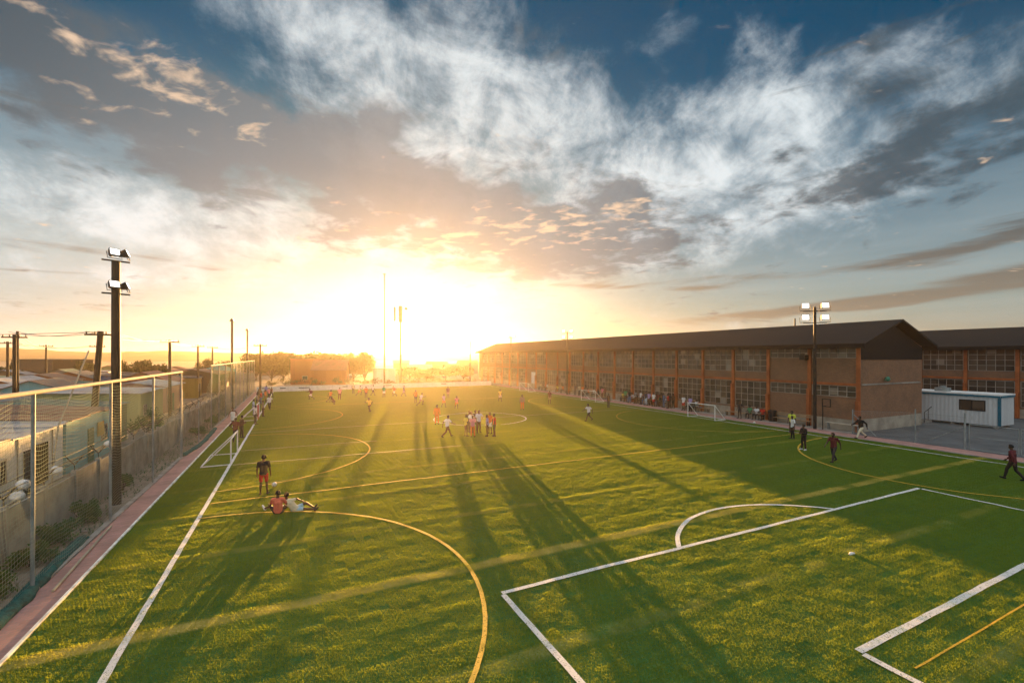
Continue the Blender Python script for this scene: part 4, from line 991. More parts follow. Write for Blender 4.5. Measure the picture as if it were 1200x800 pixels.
for i, (u, d, h, w, lab) in enumerate(((147, 78, 5.6, 3.6, 'dark dense tree, left end of the hedge row behind the near fence'), (160, 79, 5.9, 4.0, 'dark dense tree, second from left in the hedge row'), (173, 80, 5.7, 3.6, 'dark dense tree, third from left in the hedge row'), (185, 81, 5.2, 3.2, 'dark dense tree, right end of the hedge row'),
        (414, 112, 7.4, 5.5, 'broad rounded tree beyond the far board, left of two in the glare'), (427, 108, 8.2, 4.8, 'tallest rounded tree beyond the far board, in the glare by the thin mast'), (405, 113, 7.7, 8, 'rounded tree peeping over the orange house roof'),
        (480, 118, 3.6, 6, 'bushy tree in the glare just right of the radio mast'), (500, 112, 3.2, 6, 'low bushy tree in the glare, second right of the radio mast'), (522, 116, 3.6, 7, 'bushy tree in the glare midway between mast and brick shed'), (543, 118, 3.8, 6, 'bushy tree nearest the far end of the brick shed'),
        (352, 113, 7.6, 9, 'broad tree behind the tall orange building, left of two there'), (318, 114, 7.5, 9, 'scrubby tree behind the far left corner of the pitch'), (332, 115, 7.6, 9, 'scrubby tree left of the tall orange building, below the high white house'), (395, 111, 7.5, 8.5, 'broad rounded tree directly behind the orange pitched roof house'), (375, 113, 7.8, 9, 'broad tree behind the two orange buildings, left of the pitched roof'), (300, 118, 7.6, 9, 'dark tree behind the far end of the far net fence'), (262, 110, 5.6, 4, 'dark tree behind the middle of the far net fence'), (240, 118, 6.0, 5, 'dark tree above the red roofed brick house'), (100, 92, 5.2, 4, 'dark tree between the big dark building and leaning pole'), (8, 88, 5.0, 5, 'dark tree at the far left edge behind the poles'))):
    x, y = D(u, d); tree(x, y, h, w, lab, 'leaf' if u < 305 else 'scrub', 3000, .17 if u < 295 else .25, .08, i + 3)
bl = [(u_, v_, h, w, lab) for u_, v_, h, w, lab in ((150, 580, 1.1, 1.3, 'green bush against the slab wall beside the black floodlight pole'),)]
for i, (x, y, h, w, lab) in enumerate(((-7.25, 22.6, .95, 1.1, 'large leafy weed clump against the slab wall, left of the bare floodlight base'), (-7.2, 20.6, .8, 1.3, 'leafy weed clump against the slab wall, second nearest the camera'), (-7.2, 18.6, .75, 1.2, 'leafy weed clump against the slab wall, nearest the camera'), (-7.3, 27.2, .9, .7, 'upright weed against the slab wall just past the black pole'), (-7.0, 43.5, .7, 1.3, 'weed clump below the gap between the fences'), (-7.2, 16.4, .7, 1.3, 'dark weed clump at the left edge below the first post'), (-7.0, 50.5, .8, 1.2, 'weed clump behind the start of the far net'), (-17.6, 48.2, 3.4, 3.6, 'round light green bush in front of the lime green house'), (-10.6, 45.2, 2.6, 2.4, 'green bush behind the slab wall past the green shack'))):
    bush(x, y, h, w, lab, 'leaf2', 900, .065 if h < 2 else .10, i + 40)
for i in range(16):
    u = 318 + i * 15.5; d = 97.5 + (i * 37 % 5) * .9; x, y = D(u, d)
    if x > 38: continue
    bush(x, y, 1.1 + (i * 53 % 7) * .16, 2.6 + (i * 29 % 5) * .3, 'low scrub bush behind the far board, number %s from the left' % ('first second third fourth fifth sixth seventh eighth ninth tenth eleventh twelfth thirteenth fourteenth fifteenth sixteenth'.split()[i]), 'scrub', 320, .12, i + 90, group='scrub behind the far board')
g = MB(); rnd = random.Random(5)
for i in range(900):
    x = rnd.uniform(-7.6, -6.35); y = rnd.uniform(10, 60); a = rnd.uniform(0, 6.3); h = rnd.uniform(.05, .22) * (.5 + mnoise.noise((x, y * .5, 1)) + .4)
    if h < .03: continue
    for k in range(3):
        b_ = a + k * 2.1; g.add([(x - .01, y, 0), (x + .01, y, 0), (x + .3 * h * math.cos(b_), y + .3 * h * math.sin(b_), h)], [(0, 1, 2)])
tag(g.build('grass_tufts', M['leaf2']), 'sparse dry grass tufts on the sandy strip', 'grass', None, 'stuff')
g = MB()
for i in range(420):
    x = rnd.uniform(-7.6, -6.3) if i < 260 else rnd.uniform(-10.6, -8.0); y = rnd.uniform(9, 50); s = rnd.uniform(.015, .06)
    g.ball((x, y, s * .3), s * rnd.uniform(.7, 1.4), s, s * .6, 6, 4)
tag(g.build('rubble', M['concrete']), 'pale stones and litter scattered on the sandy strip', 'rubble', None, 'stuff')

# ------------------------------------------------------------------ people
SKIN = mat('skin', (.085, .045, .03), .5, var=.1); HAIR = mat('hair', (.012, .010, .009), .8); EYE = mat('eye_white', (.6, .58, .55), .3)
CLOTH = {}
CC = dict(black=(.016, .016, .018), dark=(.035, .032, .035), white=(.72, .72, .72), paleblue=(.42, .54, .72), coral=(.72, .15, .10), red=(.52, .03, .022), maroon=(.10, .016, .022), orange=(.62, .17, .03), yellow=(.65, .55, .10),
          green=(.06, .28, .13), grey=(.26, .26, .27), navy=(.025, .035, .085), pink=(.62, .24, .30), lilac=(.36, .30, .55), khaki=(.30, .24, .14), brown=(.10, .055, .035), jeans=(.10, .17, .30), lightblue=(.38, .55, .66), hivis=(.62, .68, .08), cream=(.66, .58, .42))
def cloth(c):
    return mat('cloth_' + c, CC[c], .85, var=.12, scale=6, bump=.5, bscale=14)
V = Vector
def limb_pose(kind):
    "joint positions for a figure 1.75 m tall facing +Y with the feet on z = 0"
    J = {}
    def trunk(px, py, pz, lean=0.0, twist=0.0, roll=0.0):
        J['pelvis'] = V((px, py, pz)); up = V((math.sin(roll), math.sin(lean), math.cos(lean))).normalized()
        J['belly'] = J['pelvis'] + up * .17; J['chest'] = J['pelvis'] + up * .36; J['neck'] = J['pelvis'] + up * .53 + V((0, .015, 0)); J['head'] = J['neck'] + V((0, .03 + .4 * math.sin(lean) * .12, .155))
        s = V((math.cos(twist), math.sin(twist), 0))
        for k, n in ((-1, 'l'), (1, 'r')):
            J['sh' + n] = J['pelvis'] + up * .475 + s * .185 * k; J['hip' + n] = J['pelvis'] + V((.095 * k, 0, -.03))
    def leg(n, knee, ankle, toe=(0, .17, -.055)):
        J['kn' + n] = V(knee); J['an' + n] = V(ankle); J['toe' + n] = J['an' + n] + V(toe)
    def arm(n, e, h): J['el' + n] = J['sh' + n] + V(e); J['ha' + n] = J['el' + n] + V(h)
    if kind in ('stand', 'folded', 'hips', 'point'):
        trunk(0, 0, .93)
        leg('l', (-.115, .02, .49), (-.13, -.02, .085), (-.03, .16, -.055)); leg('r', (.115, .035, .49), (.14, .03, .085), (.04, .16, -.055))
        if kind == 'stand': arm('l', (-.07, -.02, -.28), (-.01, .07, -.25)); arm('r', (.07, -.03, -.28), (.01, .09, -.24))
        if kind == 'folded': arm('l', (-.07, .05, -.27), (.24, .18, .03)); arm('r', (.07, .05, -.27), (-.24, .20, .0))
        if kind == 'hips': arm('l', (-.22, -.05, -.19), (.15, .10, -.18)); arm('r', (.07, -.02, -.28), (.01, .10, -.24))
        if kind == 'point': arm('l', (-.07, -.02, -.28), (-.01, .07, -.25)); arm('r', (.10, .22, -.10), (.04, .25, .06))
    if kind == 'walk':
        trunk(0, 0, .91, .05, .12)
        leg('l', (-.10, .18, .52), (-.11, .26, .10), (0, .17, -.02)); leg('r', (.10, -.06, .48), (.11, -.36, .15), (0, .14, -.10))
        arm('l', (-.08, -.15, -.24), (-.01, -.04, -.25)); arm('r', (.08, .12, -.25), (-.01, .18, -.18))
    if kind == 'stride':
        trunk(0, 0, .86, .10, .2)
        leg('l', (-.10, .27, .52), (-.11, .44, .11), (0, .17, .0)); leg('r', (.10, -.16, .46), (.11, -.52, .20), (0, .12, -.12))
        arm('l', (-.08, -.20, -.20), (-.01, -.04, -.25)); arm('r', (.08, .18, -.22), (-.03, .22, -.08))
    if kind == 'run':
        trunk(0, 0, .92, .24, .3)
        leg('l', (-.10, .36, .68), (-.11, .22, .28), (0, .17, -.03)); leg('r', (.10, -.14, .50), (.11, -.50, .26), (0, .09, -.14))
        arm('l', (-.08, -.22, -.15), (.02, .14, -.18)); arm('r', (.08, .16, -.20), (-.04, .22, .10))
    if kind in ('sit', 'sit_lean'):
        trunk(0, 0, .55, .06 if kind == 'sit' else .35)
        leg('l', (-.14, .42, .52), (-.14, .44, .085)); leg('r', (.14, .42, .52), (.16, .40, .085))
        if kind == 'sit': arm('l', (-.05, .08, -.26), (.06, .24, -.02)); arm('r', (.05, .08, -.26), (-.06, .24, -.02))
        else: arm('l', (-.06, .20, -.20), (.12, .20, .02)); arm('r', (.06, .20, -.20), (-.12, .20, .02))
    if kind == 'ground':
        trunk(0, 0, .14, -.12)
        leg('l', (-.36, .32, .24), (-.62, .58, .10), (-.12, .08, .10)); leg('r', (.30, .34, .30), (.10, .62, .09), (-.10, .14, .02))
        arm('l', (-.10, .12, -.24), (-.12, .22, -.06)); arm('r', (.12, .12, -.24), (.0, .24, .04))
    if kind == 'lounge':                                           # lying back on one elbow, legs stretched along +X
        trunk(0, 0, .13, -.10, 0, -.95)
        leg('l', (.38, .14, .30), (.72, .10, .10), (.10, .05, .10)); leg('r', (.42, -.06, .12), (.80, -.10, .09), (.12, -.02, .08))
        for n in 'lr':
            pass
        arm('l', (-.10, .12, -.20), (-.02, .20, -.10)); arm('r', (.16, .10, .02), (.16, .05, -.10))
    if kind == 'crouch':
        trunk(0, 0, .40, .62)
        leg('l', (-.17, .34, .46), (-.14, .05, .09)); leg('r', (.17, .30, .40), (.15, -.10, .11), (0, .14, -.07))
        arm('l', (-.06, .18, -.20), (.06, .18, -.16)); arm('r', (.06, .18, -.20), (-.06, .18, -.16))
    if kind == 'wear':
        pass
    return J
def bodyshape(J):
    segs = []
    def s(a, b, ra, rb, tagname): segs.append((a, b, ra, rb, tagname))
    s(J['pelvis'] + V((-.05, 0, 0)), J['pelvis'] + V((.05, 0, 0)), .115, .115, 'pelvis')
    sx = (J['shr'] - J['shl']).normalized()
    for k in (-1, 1):
        s(J['pelvis'] + sx * .055 * k, J['belly'] + sx * .05 * k, .105, .095, 'torso'); s(J['belly'] + sx * .05 * k, J['chest'] + sx * .065 * k, .095, .105, 'torso')
        s(J['chest'] + sx * .065 * k, (J['chest'] * .3 + J['neck'] * .7) + sx * .05 * k, .10, .062, 'torso')
    s(J['chest'], J['neck'], .10, .058, 'torso'); s(J['neck'], J['head'] + V((0, -.02, -.03)), .056, .058, 'neck')
    h = J['head']
    s(h + V((0, -.015, .025)), h + V((0, .0, .05)), .088, .092, 'skull'); s(h + V((0, .015, -.03)), h + V((0, .03, -.055)), .066, .05, 'face')
    s(h + V((0, .085, .02)), h + V((0, .105, -.012)), .012, .016, 'nose'); s(h + V((0, .075, -.05)), h + V((0, .08, -.05)), .022, .02, 'face')
    for k in (-1, 1): s(h + V((.088 * k, -.01, .01)), h + V((.092 * k, -.015, -.02)), .018, .013, 'ear')
    for k, n in ((-1, 'l'), (1, 'r')):
        s(J['chest'] * .25 + J['neck'] * .75, J['sh' + n], .06, .062, 'torso')
        s(J['sh' + n], J['el' + n], .058, .042, 'uarm' + n); w = J['el' + n].lerp(J['ha' + n], .99); s(J['el' + n], w, .042, .027, 'farm' + n)
        d = (J['ha' + n] - J['el' + n]).normalized(); s(w, w + d * .075, .028, .034, 'hand' + n)
        s(J['hip' + n], J['kn' + n], .088, .056, 'thigh' + n); m = J['kn' + n].lerp(J['an' + n], .3) + V((0, -.012, 0))
        s(J['kn' + n], m, .055, .056, 'calf' + n); s(m, J['an' + n], .056, .036, 'calf' + n)
        s(J['an' + n] + V((0, -.03, -.035)), J['toe' + n], .042, .03, 'foot' + n); s(J['an' + n], J['an' + n] + V((0, 0, -.04)), .04, .045, 'foot' + n)
    return segs
def capsule(g, a, b, ra, rb, n=10):
    d = (b - a); L_ = d.length; d = d.normalized() if L_ > 1e-5 else V((0, 0, 1))
    u = d.orthogonal().normalized(); w = d.cross(u); rings = []
    prof = [(-ra * .98, ra * .2), (-ra * .7, ra * .71), (0, ra), (L_, rb), (L_ + rb * .7, rb * .71), (L_ + rb * .98, rb * .2)]
    vs = []
    for t, r in prof:
        for k in range(n): vs.append(a + d * t + (u * math.cos(2 * math.pi * k / n) + w * math.sin(2 * math.pi * k / n)) * r)
    fs = [(i * n + k, i * n + (k + 1) % n, (i + 1) * n + (k + 1) % n, (i + 1) * n + k) for i in range(5) for k in range(n)]
    fs += [tuple(range(n))[::-1], tuple(5 * n + k for k in range(n))]
    g.add(vs, fs)
def hand_fingers(g, J, n):
    e, h = J['el' + n], J['ha' + n]; d = (h - e).normalized(); k = 1 if n == 'r' else -1
    side = d.cross(V((k, 0, .01))).normalized(); side = side if side.y > 0 or abs(side.y) < .2 else -side; nor = d.cross(side).normalized()
    for i, (o, L_) in enumerate(((-.026, .058), (-.009, .072), (.009, .076), (.026, .068))):
        p = h + d * .085 + side * o; q = p + d * L_ * .55 - nor * .006 * k; r = q + d * L_ * .42 - nor * .02 * k
        g.tube([p - d * .03, p, q, r], [.010, .0095, .0085, .007], 6)
    p = h + d * .035 + side * .026; g.tube([p - side * .012, p + side * .022 + d * .026, p + side * .030 + d * .056], [.012, .011, .008], 6)
POSE = {}
def pose_mesh(kind):
    "one continuous body grown by voxel union, plus the garments lifted off it"
    if kind in POSE: return POSE[kind]
    J = limb_pose(kind); segs = bodyshape(J); g = MB()
    for a, b, ra, rb, t in segs: capsule(g, a, b, ra, rb)
    o = g.build('tmp', SKIN)
    m = o.modifiers.new('r', 'REMESH'); m.mode = 'VOXEL'; m.voxel_size = .017
    m = o.modifiers.new('s', 'SMOOTH'); m.factor = .5; m.iterations = 4
    dg = bpy.context.evaluated_depsgraph_get(); dg.update()
    me = bpy.data.meshes.new_from_object(o.evaluated_get(dg)); bpy.data.objects.remove(o)
    vs = [v.co.copy() for v in me.vertices]; ns = [v.normal.copy() for v in me.vertices]; fs = [tuple(p.vertices) for p in me.polygons]
    zone = []
    for p in vs:
        best = None
        for a, b, ra, rb, t in segs:
            ab = b - a; q = max(0, min(1, (p - a).dot(ab) / max(1e-9, ab.length_squared))); dd = (p - a - ab * q).length - (ra + (rb - ra) * q)
            if best is None or dd < best[0]: best = (dd, t, q)
        zone.append(best[1:])
    up = (J['neck'] - J['pelvis']).normalized()
    def height(p): return (p - J['pelvis']).dot(up)
    def garment(test, lift, name):
        keep = [test(p, z) for p, z in zip(vs, zone)]; idx = {}; out = []; nv = []
        for f in fs:
            if all(keep[i] for i in f):
                for i in f:
                    if i not in idx: idx[i] = len(nv); nv.append(vs[i] + ns[i] * lift)
                out.append(tuple(idx[i] for i in f))
        q = bpy.data.meshes.new(name); q.from_pydata(nv, [], out); q.materials.append(SKIN); q.polygons.foreach_set('use_smooth', [True] * len(out)); q.update()
        return q
    hd = J['head']
    R_ = {}
    R_['shirt'] = garment(lambda p, z: (z[0] == 'torso' and height(p) > -.02) or (z[0] == 'pelvis' and height(p) > -.06) or (z[0][:4] == 'uarm' and z[1] < .72), .016, 'shirt')
    R_['jacket'] = garment(lambda p, z: (z[0] == 'torso' and height(p) > -.02) or (z[0] == 'pelvis' and height(p) > -.10) or z[0][:4] == 'uarm' or (z[0][:4] == 'farm' and z[1] < .93), .020, 'jacket')
    R_['vest'] = garment(lambda p, z: (z[0] == 'torso' and height(p) > -.02 and height(p) < .46) or (z[0] == 'pelvis' and height(p) > -.06) or (z[0][:4] == 'uarm' and z[1] < .08), .014, 'vest')
    R_['shorts'] = garment(lambda p, z: (z[0] == 'pelvis') or (z[0] == 'torso' and height(p) < .06) or (z[0][:5] == 'thigh' and z[1] < .80), .012, 'shorts')
    R_['trousers'] = garment(lambda p, z: (z[0] == 'pelvis') or (z[0] == 'torso' and height(p) < .06) or z[0][:5] == 'thigh' or z[0][:4] == 'calf', .013, 'trousers')
    R_['shoes'] = garment(lambda p, z: z[0][:4] == 'foot', .008, 'shoes')
    R_['hair'] = garment(lambda p, z: z[0] in ('skull', 'ear') and p.z - hd.z > -.02 and (p.y - hd.y < .045 or p.z - hd.z > .095), .010, 'hair')
    # body = remeshed surface plus fingers rooted in the palms and the eyes set in the head
    g = MB(); g.add(vs, fs); hand_fingers(g, J, 'l'); hand_fingers(g, J, 'r')
    nb = len(g.f)
    for k in (-1, 1): g.ball(hd + V((.034 * k, .082, .018)), .011, n=8, m=6)
    b = bpy.data.meshes.new('person'); b.from_pydata([tuple(p) for p in g.v], [], g.f); b.materials.append(SKIN); b.materials.append(EYE)
    b.polygons.foreach_set('material_index', [0] * nb + [1] * (len(g.f) - nb)); b.polygons.foreach_set('use_smooth', [True] * len(g.f)); b.update()
    R_['body'] = b; bpy.data.meshes.remove(me)
    R_['minz'] = min(p.z for p in vs)
    POSE[kind] = R_
    return R_
def person(pose, x, y, face, top, tc, low, lc, label, h=1.75, z=0.03, shoes='dark', group=None):
    "face: heading in degrees, 0 = along the pitch away from the camera, 90 = towards +X"
    q = pose_mesh(pose); s = h / 1.75
    b = bpy.data.objects.new('person', q['body']); COL.objects.link(b)
    b.location = (x, y, z - (q['minz'] * s if pose in ('stand', 'walk', 'stride', 'folded', 'hips', 'point', 'crouch', 'ground', 'lounge') else 0)); b.rotation_euler = (0, 0, -R(face)); b.scale = (s, s, s)
    tag(b, label, 'person', group)
    def part(name, mesh, m):
        o = bpy.data.objects.new(name, mesh); COL.objects.link(o); o.parent = b
        o.material_slots[0].link = 'OBJECT'; o.material_slots[0].material = m
    part(top, q[top], cloth(tc)); part(low, q[low], cloth(lc)); part('shoes', q['shoes'], cloth(shoes)); part('hair', q['hair'], HAIR)
    return b
def G(u, v): return P(u, v, .03)
def who(pose, u, v, face, top, tc, low, lc, label, h=1.75, group='people on and around the pitch', **k):
    x, y = G(u, v); return person(pose, x, y, face, top, tc, low, lc, label, h, group=group, **k)
# left foreground
who('stand', 309, 579, 8, 'shirt', 'black', 'shorts', 'red', 'person in a black tee and bright red shorts seen from behind, standing on the grass', 1.80)
who('ground', 326, 602, 12, 'shirt', 'coral', 'shorts', 'dark', 'person in a coral tee sitting on the grass with back to the camera', 1.75, shoes='white')
who('lounge', 346, 599, 14, 'shirt', 'cream', 'shorts', 'lightblue', 'person in pale blue shorts lounging on the grass right of the coral tee', 1.70)
# left touchline
who('walk', 273, 500, 195, 'vest', 'white', 'shorts', 'white', 'person in a white vest and white shorts walking on the red path', 1.78, shoes='white')
who('hips', 276, 518, 20, 'shirt', 'maroon', 'trousers', 'dark', 'person in a dark maroon top behind the nearest left goal, left of two', 1.78)
who('folded', 283, 513, 60, 'jacket', 'brown', 'trousers', 'dark', 'person in a brown jacket behind the nearest left goal, right of two', 1.74)
who('stand', 299, 497, 70, 'shirt', 'white', 'trousers', 'black', 'person in white shirt and black trousers at the end of the left touchline', 1.78)
who('stand', 297, 487, 90, 'shirt', 'paleblue', 'trousers', 'jeans', 'person in a pale blue shirt on the left touchline, behind the second goal', 1.78)
who('folded', 304, 482, 80, 'shirt', 'navy', 'trousers', 'dark', 'person in navy beside the second left goal, arms folded', 1.75)
who('stand', 308, 488, 75, 'jacket', 'khaki', 'trousers', 'brown', 'person in a khaki jacket just inside the left touchline by the red cloth', 1.72)
who('walk', 316, 480, 190, 'shirt', 'white', 'trousers', 'black', 'person in a white tee and black trousers strolling inside the left touchline', 1.74)
for i, (u, v, c, p, lab) in enumerate(((301, 476, 'grey', 'stand', 'grey'), (306, 473, 'red', 'folded', 'red'), (311, 471, 'orange', 'stand', 'orange'), (303, 470, 'black', 'hips', 'black'), (315, 468, 'pink', 'stand', 'pink'), (308, 467, 'white', 'folded', 'white'), (318, 466, 'maroon', 'walk', 'maroon'), (312, 464, 'lilac', 'stand', 'lilac'))):
    who(p, u, v, 90 + i * 9, 'shirt', c, 'trousers', ('dark', 'jeans', 'black', 'khaki')[i % 4], 'person in %s among the cluster standing at the far left touchline' % lab, 1.66 + .02 * (i % 5), group='spectators on the left touchline')
# players
for p, u, v, f, top, tc, low, lc, lab, h in (
    ('run', 364.5, 469, 250, 'shirt', 'maroon', 'shorts', 'white', 'player in maroon and white running near the far board, leftmost on the pitch', 1.72),
    ('stride', 387, 471, 80, 'shirt', 'orange', 'shorts', 'dark', 'player in orange striding near the far board beside a crouching one', 1.76),
    ('crouch', 392, 473.5, 250, 'shirt', 'brown', 'shorts', 'dark', 'player in brown crouching low on the grass next to the orange one', 1.7),
    ('stand', 398, 468, 190, 'shirt', 'pink', 'trousers', 'maroon', 'player in dull pink standing right of the crouching one near the board', 1.76),
    ('run', 433, 484, 215, 'shirt', 'yellow', 'shorts', 'brown', 'player in a yellow top running alone toward the camera, left of centre', 1.74),
    ('run', 493, 476, 100, 'shirt', 'white', 'shorts', 'khaki', 'player in white running in the middle of the glare', 1.7),
    ('stand', 512, 497, 185, 'jacket', 'orange', 'trousers', 'orange', 'player in an orange top and trousers standing left of the huddle, facing camera', 1.80),
    ('stride', 524, 512, 75, 'shirt', 'white', 'trousers', 'brown', 'person in white shirt and brown trousers striding just left of the huddle', 1.78),
    ('walk', 520, 477, 165, 'shirt', 'lilac', 'shorts', 'orange', 'player in lilac walking behind the huddle, nearest the centre spot', 1.66),
    ('run', 535, 480, 190, 'shirt', 'pink', 'shorts', 'orange', 'player in pink running just behind the huddle', 1.66),
    ('stand', 525, 466, 180, 'shirt', 'brown', 'shorts', 'khaki', 'player in brown standing before the far board right of the masts', 1.74),
    ('walk', 586, 470, 185, 'shirt', 'yellow', 'shorts', 'cream', 'player in yellow walking near the far end of the brick shed', 1.70),
    ('stand', 612, 480, 200, 'jacket', 'khaki', 'trousers', 'orange', 'player in a khaki top standing alone on the far right of the pitch', 1.78),
    ('stand', 644, 473, 185, 'shirt', 'maroon', 'shorts', 'khaki', 'player in maroon with bare legs near the far bench', 1.76),
    ('stride', 690, 493, 265, 'shirt', 'white', 'shorts', 'dark', 'person in white tee and dark shorts striding alone across the right half', 1.76),
    ('stand', 713, 477.5, 170, 'shirt', 'brown', 'trousers', 'dark', 'person in brown standing beside the right touchline left of the crowd', 1.76),
    ('run', 421, 464, 120, 'shirt', 'cream', 'shorts', 'orange', 'player in cream before the far board, leftmost of the far bunch', 1.7),
    ('stand', 429, 466, 180, 'shirt', 'orange', 'shorts', 'brown', 'player in orange before the far board, second in the far bunch', 1.7),
    ('walk', 437, 463, 90, 'shirt', 'white', 'shorts', 'dark', 'player in white before the far board, third in the far bunch', 1.7),
    ('stand', 450, 465, 200, 'shirt', 'green', 'shorts', 'white', 'player in green before the far board, fourth in the far bunch', 1.72),
    ('run', 462, 465, 250, 'shirt', 'red', 'shorts', 'white', 'player in red before the far board, fifth in the far bunch', 1.72),
    ('walk', 473, 464, 120, 'shirt', 'navy', 'shorts', 'grey', 'player in navy before the far board under the radio mast', 1.72),
    ('stand', 414, 461, 160, 'shirt', 'grey', 'trousers', 'dark', 'player in grey standing hard against the far board left of the masts', 1.72),
    ('stand', 487, 472, 160, 'shirt', 'orange', 'shorts', 'dark', 'player in orange in the middle of the glare just left of the white one', 1.74)):
    who(p, u, v, f, top, tc, low, lc, lab, h, group='players spread over the pitch')
# the huddle
for p, u, v, f, top, tc, low, lc, lab, h in (
    ('stand', 546, 511, 80, 'shirt', 'yellow', 'shorts', 'brown', 'player in yellow at the left end of the huddle', 1.72), ('stand', 549.5, 506, 120, 'shirt', 'brown', 'trousers', 'brown', 'player in brown at the back left of the huddle', 1.80),
    ('stand', 554, 512, 30, 'shirt', 'pink', 'trousers', 'orange', 'player in pale pink at the front left of the huddle', 1.70), ('folded', 552, 507, 170, 'shirt', 'white', 'shorts', 'khaki', 'player in white at the back of the huddle, arms folded', 1.76),
    ('hips', 561, 507, 175, 'shirt', 'paleblue', 'trousers', 'brown', 'tall player in pale blue facing the camera in the middle of the huddle', 1.86), ('stand', 571, 511, 300, 'shirt', 'lilac', 'trousers', 'brown', 'player in lilac on the right of the huddle', 1.70),
    ('stand', 574.5, 508, 250, 'shirt', 'orange', 'shorts', 'white', 'player in orange and white shorts at the right of the huddle', 1.76), ('stand', 579.5, 511, 290, 'shirt', 'red', 'trousers', 'brown', 'player in red at the right end of the huddle', 1.80),
    ('stand', 557, 504.5, 180, 'jacket', 'black', 'trousers', 'dark', 'player in black at the very back of the huddle', 1.74)):
    who(p, u, v, f, top, tc, low, lc, lab, h, group='players in the huddle')
# right side
who('stand', 929, 514, 300, 'shirt', 'white', 'trousers', 'black', 'person in white shirt and black trousers on the right touchline', 1.76)
who('stand', 928, 507, 250, 'shirt', 'hivis', 'trousers', 'dark', 'person in a yellow hi-vis top close behind the white shirt', 1.80)
who('folded', 942, 527, 285, 'jacket', 'black', 'trousers', 'black', 'person all in black with white shoes beside the right yellow arc', 1.72, shoes='white')
who('walk', 977, 541, 275, 'shirt', 'maroon', 'trousers', 'dark', 'person in a dark maroon tee walking inside the right yellow arc', 1.78, shoes='black')
who('stride', 1009, 513.5, 290, 'jacket', 'black', 'trousers', 'cream', 'person in a black jacket and cream trousers striding past the shed corner', 1.80, shoes='black')
who('walk', 1187, 562, 10, 'jacket', 'maroon', 'trousers', 'black', 'person in dark maroon walking by the yard gate at the right edge', 1.82, shoes='black')
# spectators along the brick shed; the benches stand at X = 41.3
def seat(u, tc, low, lc, label, pose='sit', h=1.72): return person(pose, 41.27, Yx(u, 41.27), 270, 'shirt', tc, low, lc, label, h, z=.03 if pose.startswith('sit') else .06, group='spectators along the brick shed')
def stand(u, x, tc, low, lc, label, pose='stand', face=270, top='shirt', h=1.74): return person(pose, x, Yx(u, x), face, top, tc, low, lc, label, h, z=.06, group='spectators along the brick shed')
seat(879, 'green', 'trousers', 'dark', 'spectator in green on the bench left of the black bin'); seat(887, 'white', 'trousers', 'dark', 'spectator in white on the bench left of the black bin'); seat(894, 'red', 'shorts', 'dark', 'spectator in red on the bench nearest the black bin')
stand(867, 40.3, 'dark', 'shorts', 'dark', 'spectator in dark clothes standing at the left end of the bench by the bin', 'hips')
for i, (u, c, lab) in enumerate(((808, 'pink', 'pink'), (813, 'dark', 'dark grey'), (817, 'white', 'white'), (821, 'orange', 'orange'))): seat(u, c, ('trousers', 'shorts')[i % 2], ('dark', 'jeans')[i % 2], 'spectator in %s on the bench behind the nearest right goal' % lab, ('sit', 'sit_lean')[i % 2])
stand(801, 40.4, 'white', 'shorts', 'red', 'spectator in white and red shorts standing left of the nearest right goal', 'stand'); stand(785, 40.6, 'dark', 'trousers', 'dark', 'spectator in dark top standing between bench crowd and nearest goal, left one', 'folded'); stand(789, 40.9, 'brown', 'trousers', 'black', 'spectator in brown standing between bench crowd and nearest goal, right one', 'stand'); stand(809, 40.2, 'lilac', 'trousers', 'dark', 'spectator in lilac standing behind the near goal net', 'stand')
row = ('yellow', 'brown', 'lightblue', 'white', 'dark', 'grey', 'navy', 'cream', 'maroon', 'khaki', 'black', 'green', 'paleblue')
for i, c in enumerate(row): seat(730.5 + i * 4.05, c, 'trousers', ('dark', 'black', 'jeans', 'brown')[i % 4], 'seated spectator in %s in the crowd on the very long bench' % dict(lightblue='light blue', paleblue='pale blue', dark='charcoal').get(c, c), ('sit', 'sit_lean')[(i * 5 // 3) % 2], 1.66 + .03 * (i % 4))
stand(757, 40.3, 'navy', 'trousers', 'lightblue', 'spectator in navy and pale trousers standing before the crowded long bench', 'folded'); stand(760.5, 40.4, 'lilac', 'trousers', 'dark', 'spectator in lilac standing before the crowded long bench', 'stand'); stand(766, 40.2, 'white', 'shorts', 'red', 'spectator in white tee and red shorts before the crowded bench', 'stand'); stand(771, 40.5, 'maroon', 'trousers', 'dark', 'spectator in maroon standing at the right of the crowded bench', 'hips'); stand(775, 40.7, 'black', 'trousers', 'dark', 'spectator in black standing at the right end of the crowded bench', 'folded')
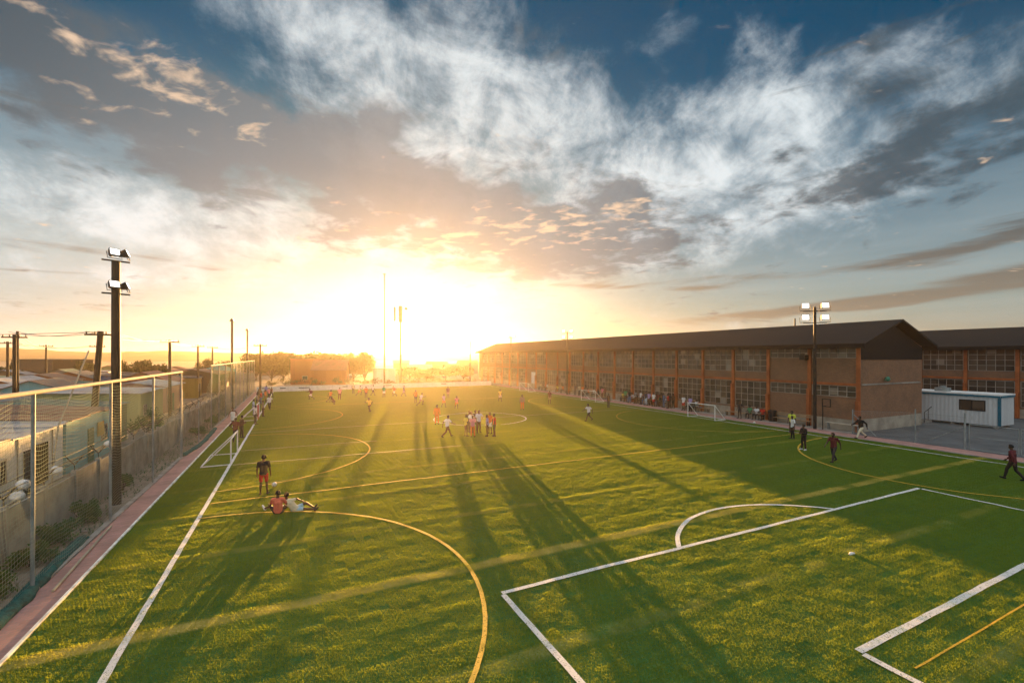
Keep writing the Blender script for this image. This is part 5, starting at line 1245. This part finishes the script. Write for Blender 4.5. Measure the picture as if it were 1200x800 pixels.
for i, (u, c) in enumerate(((685, 'brown'), (690, 'orange'), (696, 'white'), (702, 'dark'))): seat(u, c, 'trousers', 'dark', 'seated spectator in %s on the bench behind the middle right goal' % c, ('sit', 'sit_lean')[i % 2])
stand(683, 40.2, 'orange', 'trousers', 'brown', 'spectator in orange standing left behind the middle right goal', 'stand'); stand(706, 40.4, 'pink', 'trousers', 'maroon', 'spectator in pink standing right of the middle right goal', 'hips'); stand(709, 40.6, 'maroon', 'trousers', 'dark', 'spectator in maroon standing right of the middle right goal', 'folded')
for i, (u, c) in enumerate(((634, 'cream'), (637.5, 'brown'), (641.5, 'white'), (654, 'yellow'), (660, 'orange'), (670, 'khaki'))): seat(u, c, 'trousers', ('dark', 'brown')[i % 2], 'seated spectator in %s on the farthest shed bench by the white door' % c, ('sit', 'sit_lean')[i % 2])

for i, (u, x, c, p) in enumerate(((733, 40.6, 'green', 'stand'), (738, 40.3, 'black', 'hips'), (745, 40.5, 'grey', 'folded'), (751, 40.4, 'white', 'stand'), (778, 40.4, 'jeans', 'stand'), (783, 40.3, 'red', 'hips'))):
    stand(u, x, c, 'trousers', ('dark', 'jeans', 'brown')[i % 3], 'spectator in %s standing on the path before the crowded long bench' % dict(jeans='denim blue').get(c, c), p, 250 + 12 * i)
for i, (u, c) in enumerate(((674, 'navy'), (679, 'cream'))): stand(u, 40.5, c, 'trousers', 'dark', 'spectator in %s standing between the farthest bench and the middle right goal' % c, ('hips', 'folded')[i])

# ------------------------------------------------------------------ haze
def make_haze():
    g = MB().box(-1520, 1520, -1520, 1520, -1.5, HAZE_TOP)
    m = bpy.data.materials.new('haze_air'); m.use_nodes = True; nt = m.node_tree; nt.nodes.clear()
    out = nt.nodes.new('ShaderNodeOutputMaterial'); v = nt.nodes.new('ShaderNodeVolumePrincipled')
    v.inputs['Color'].default_value = (0.98, 0.83, 0.63, 1); v.inputs['Density'].default_value = HAZE_DENSITY; v.inputs['Anisotropy'].default_value = HAZE_G
    nt.links.new(v.outputs[0], out.inputs['Volume'])
    return tag(g.build('haze', m), 'warm hazy evening air over the whole place', 'haze', None, 'stuff')
HAZE_TOP = 26.0
make_haze()
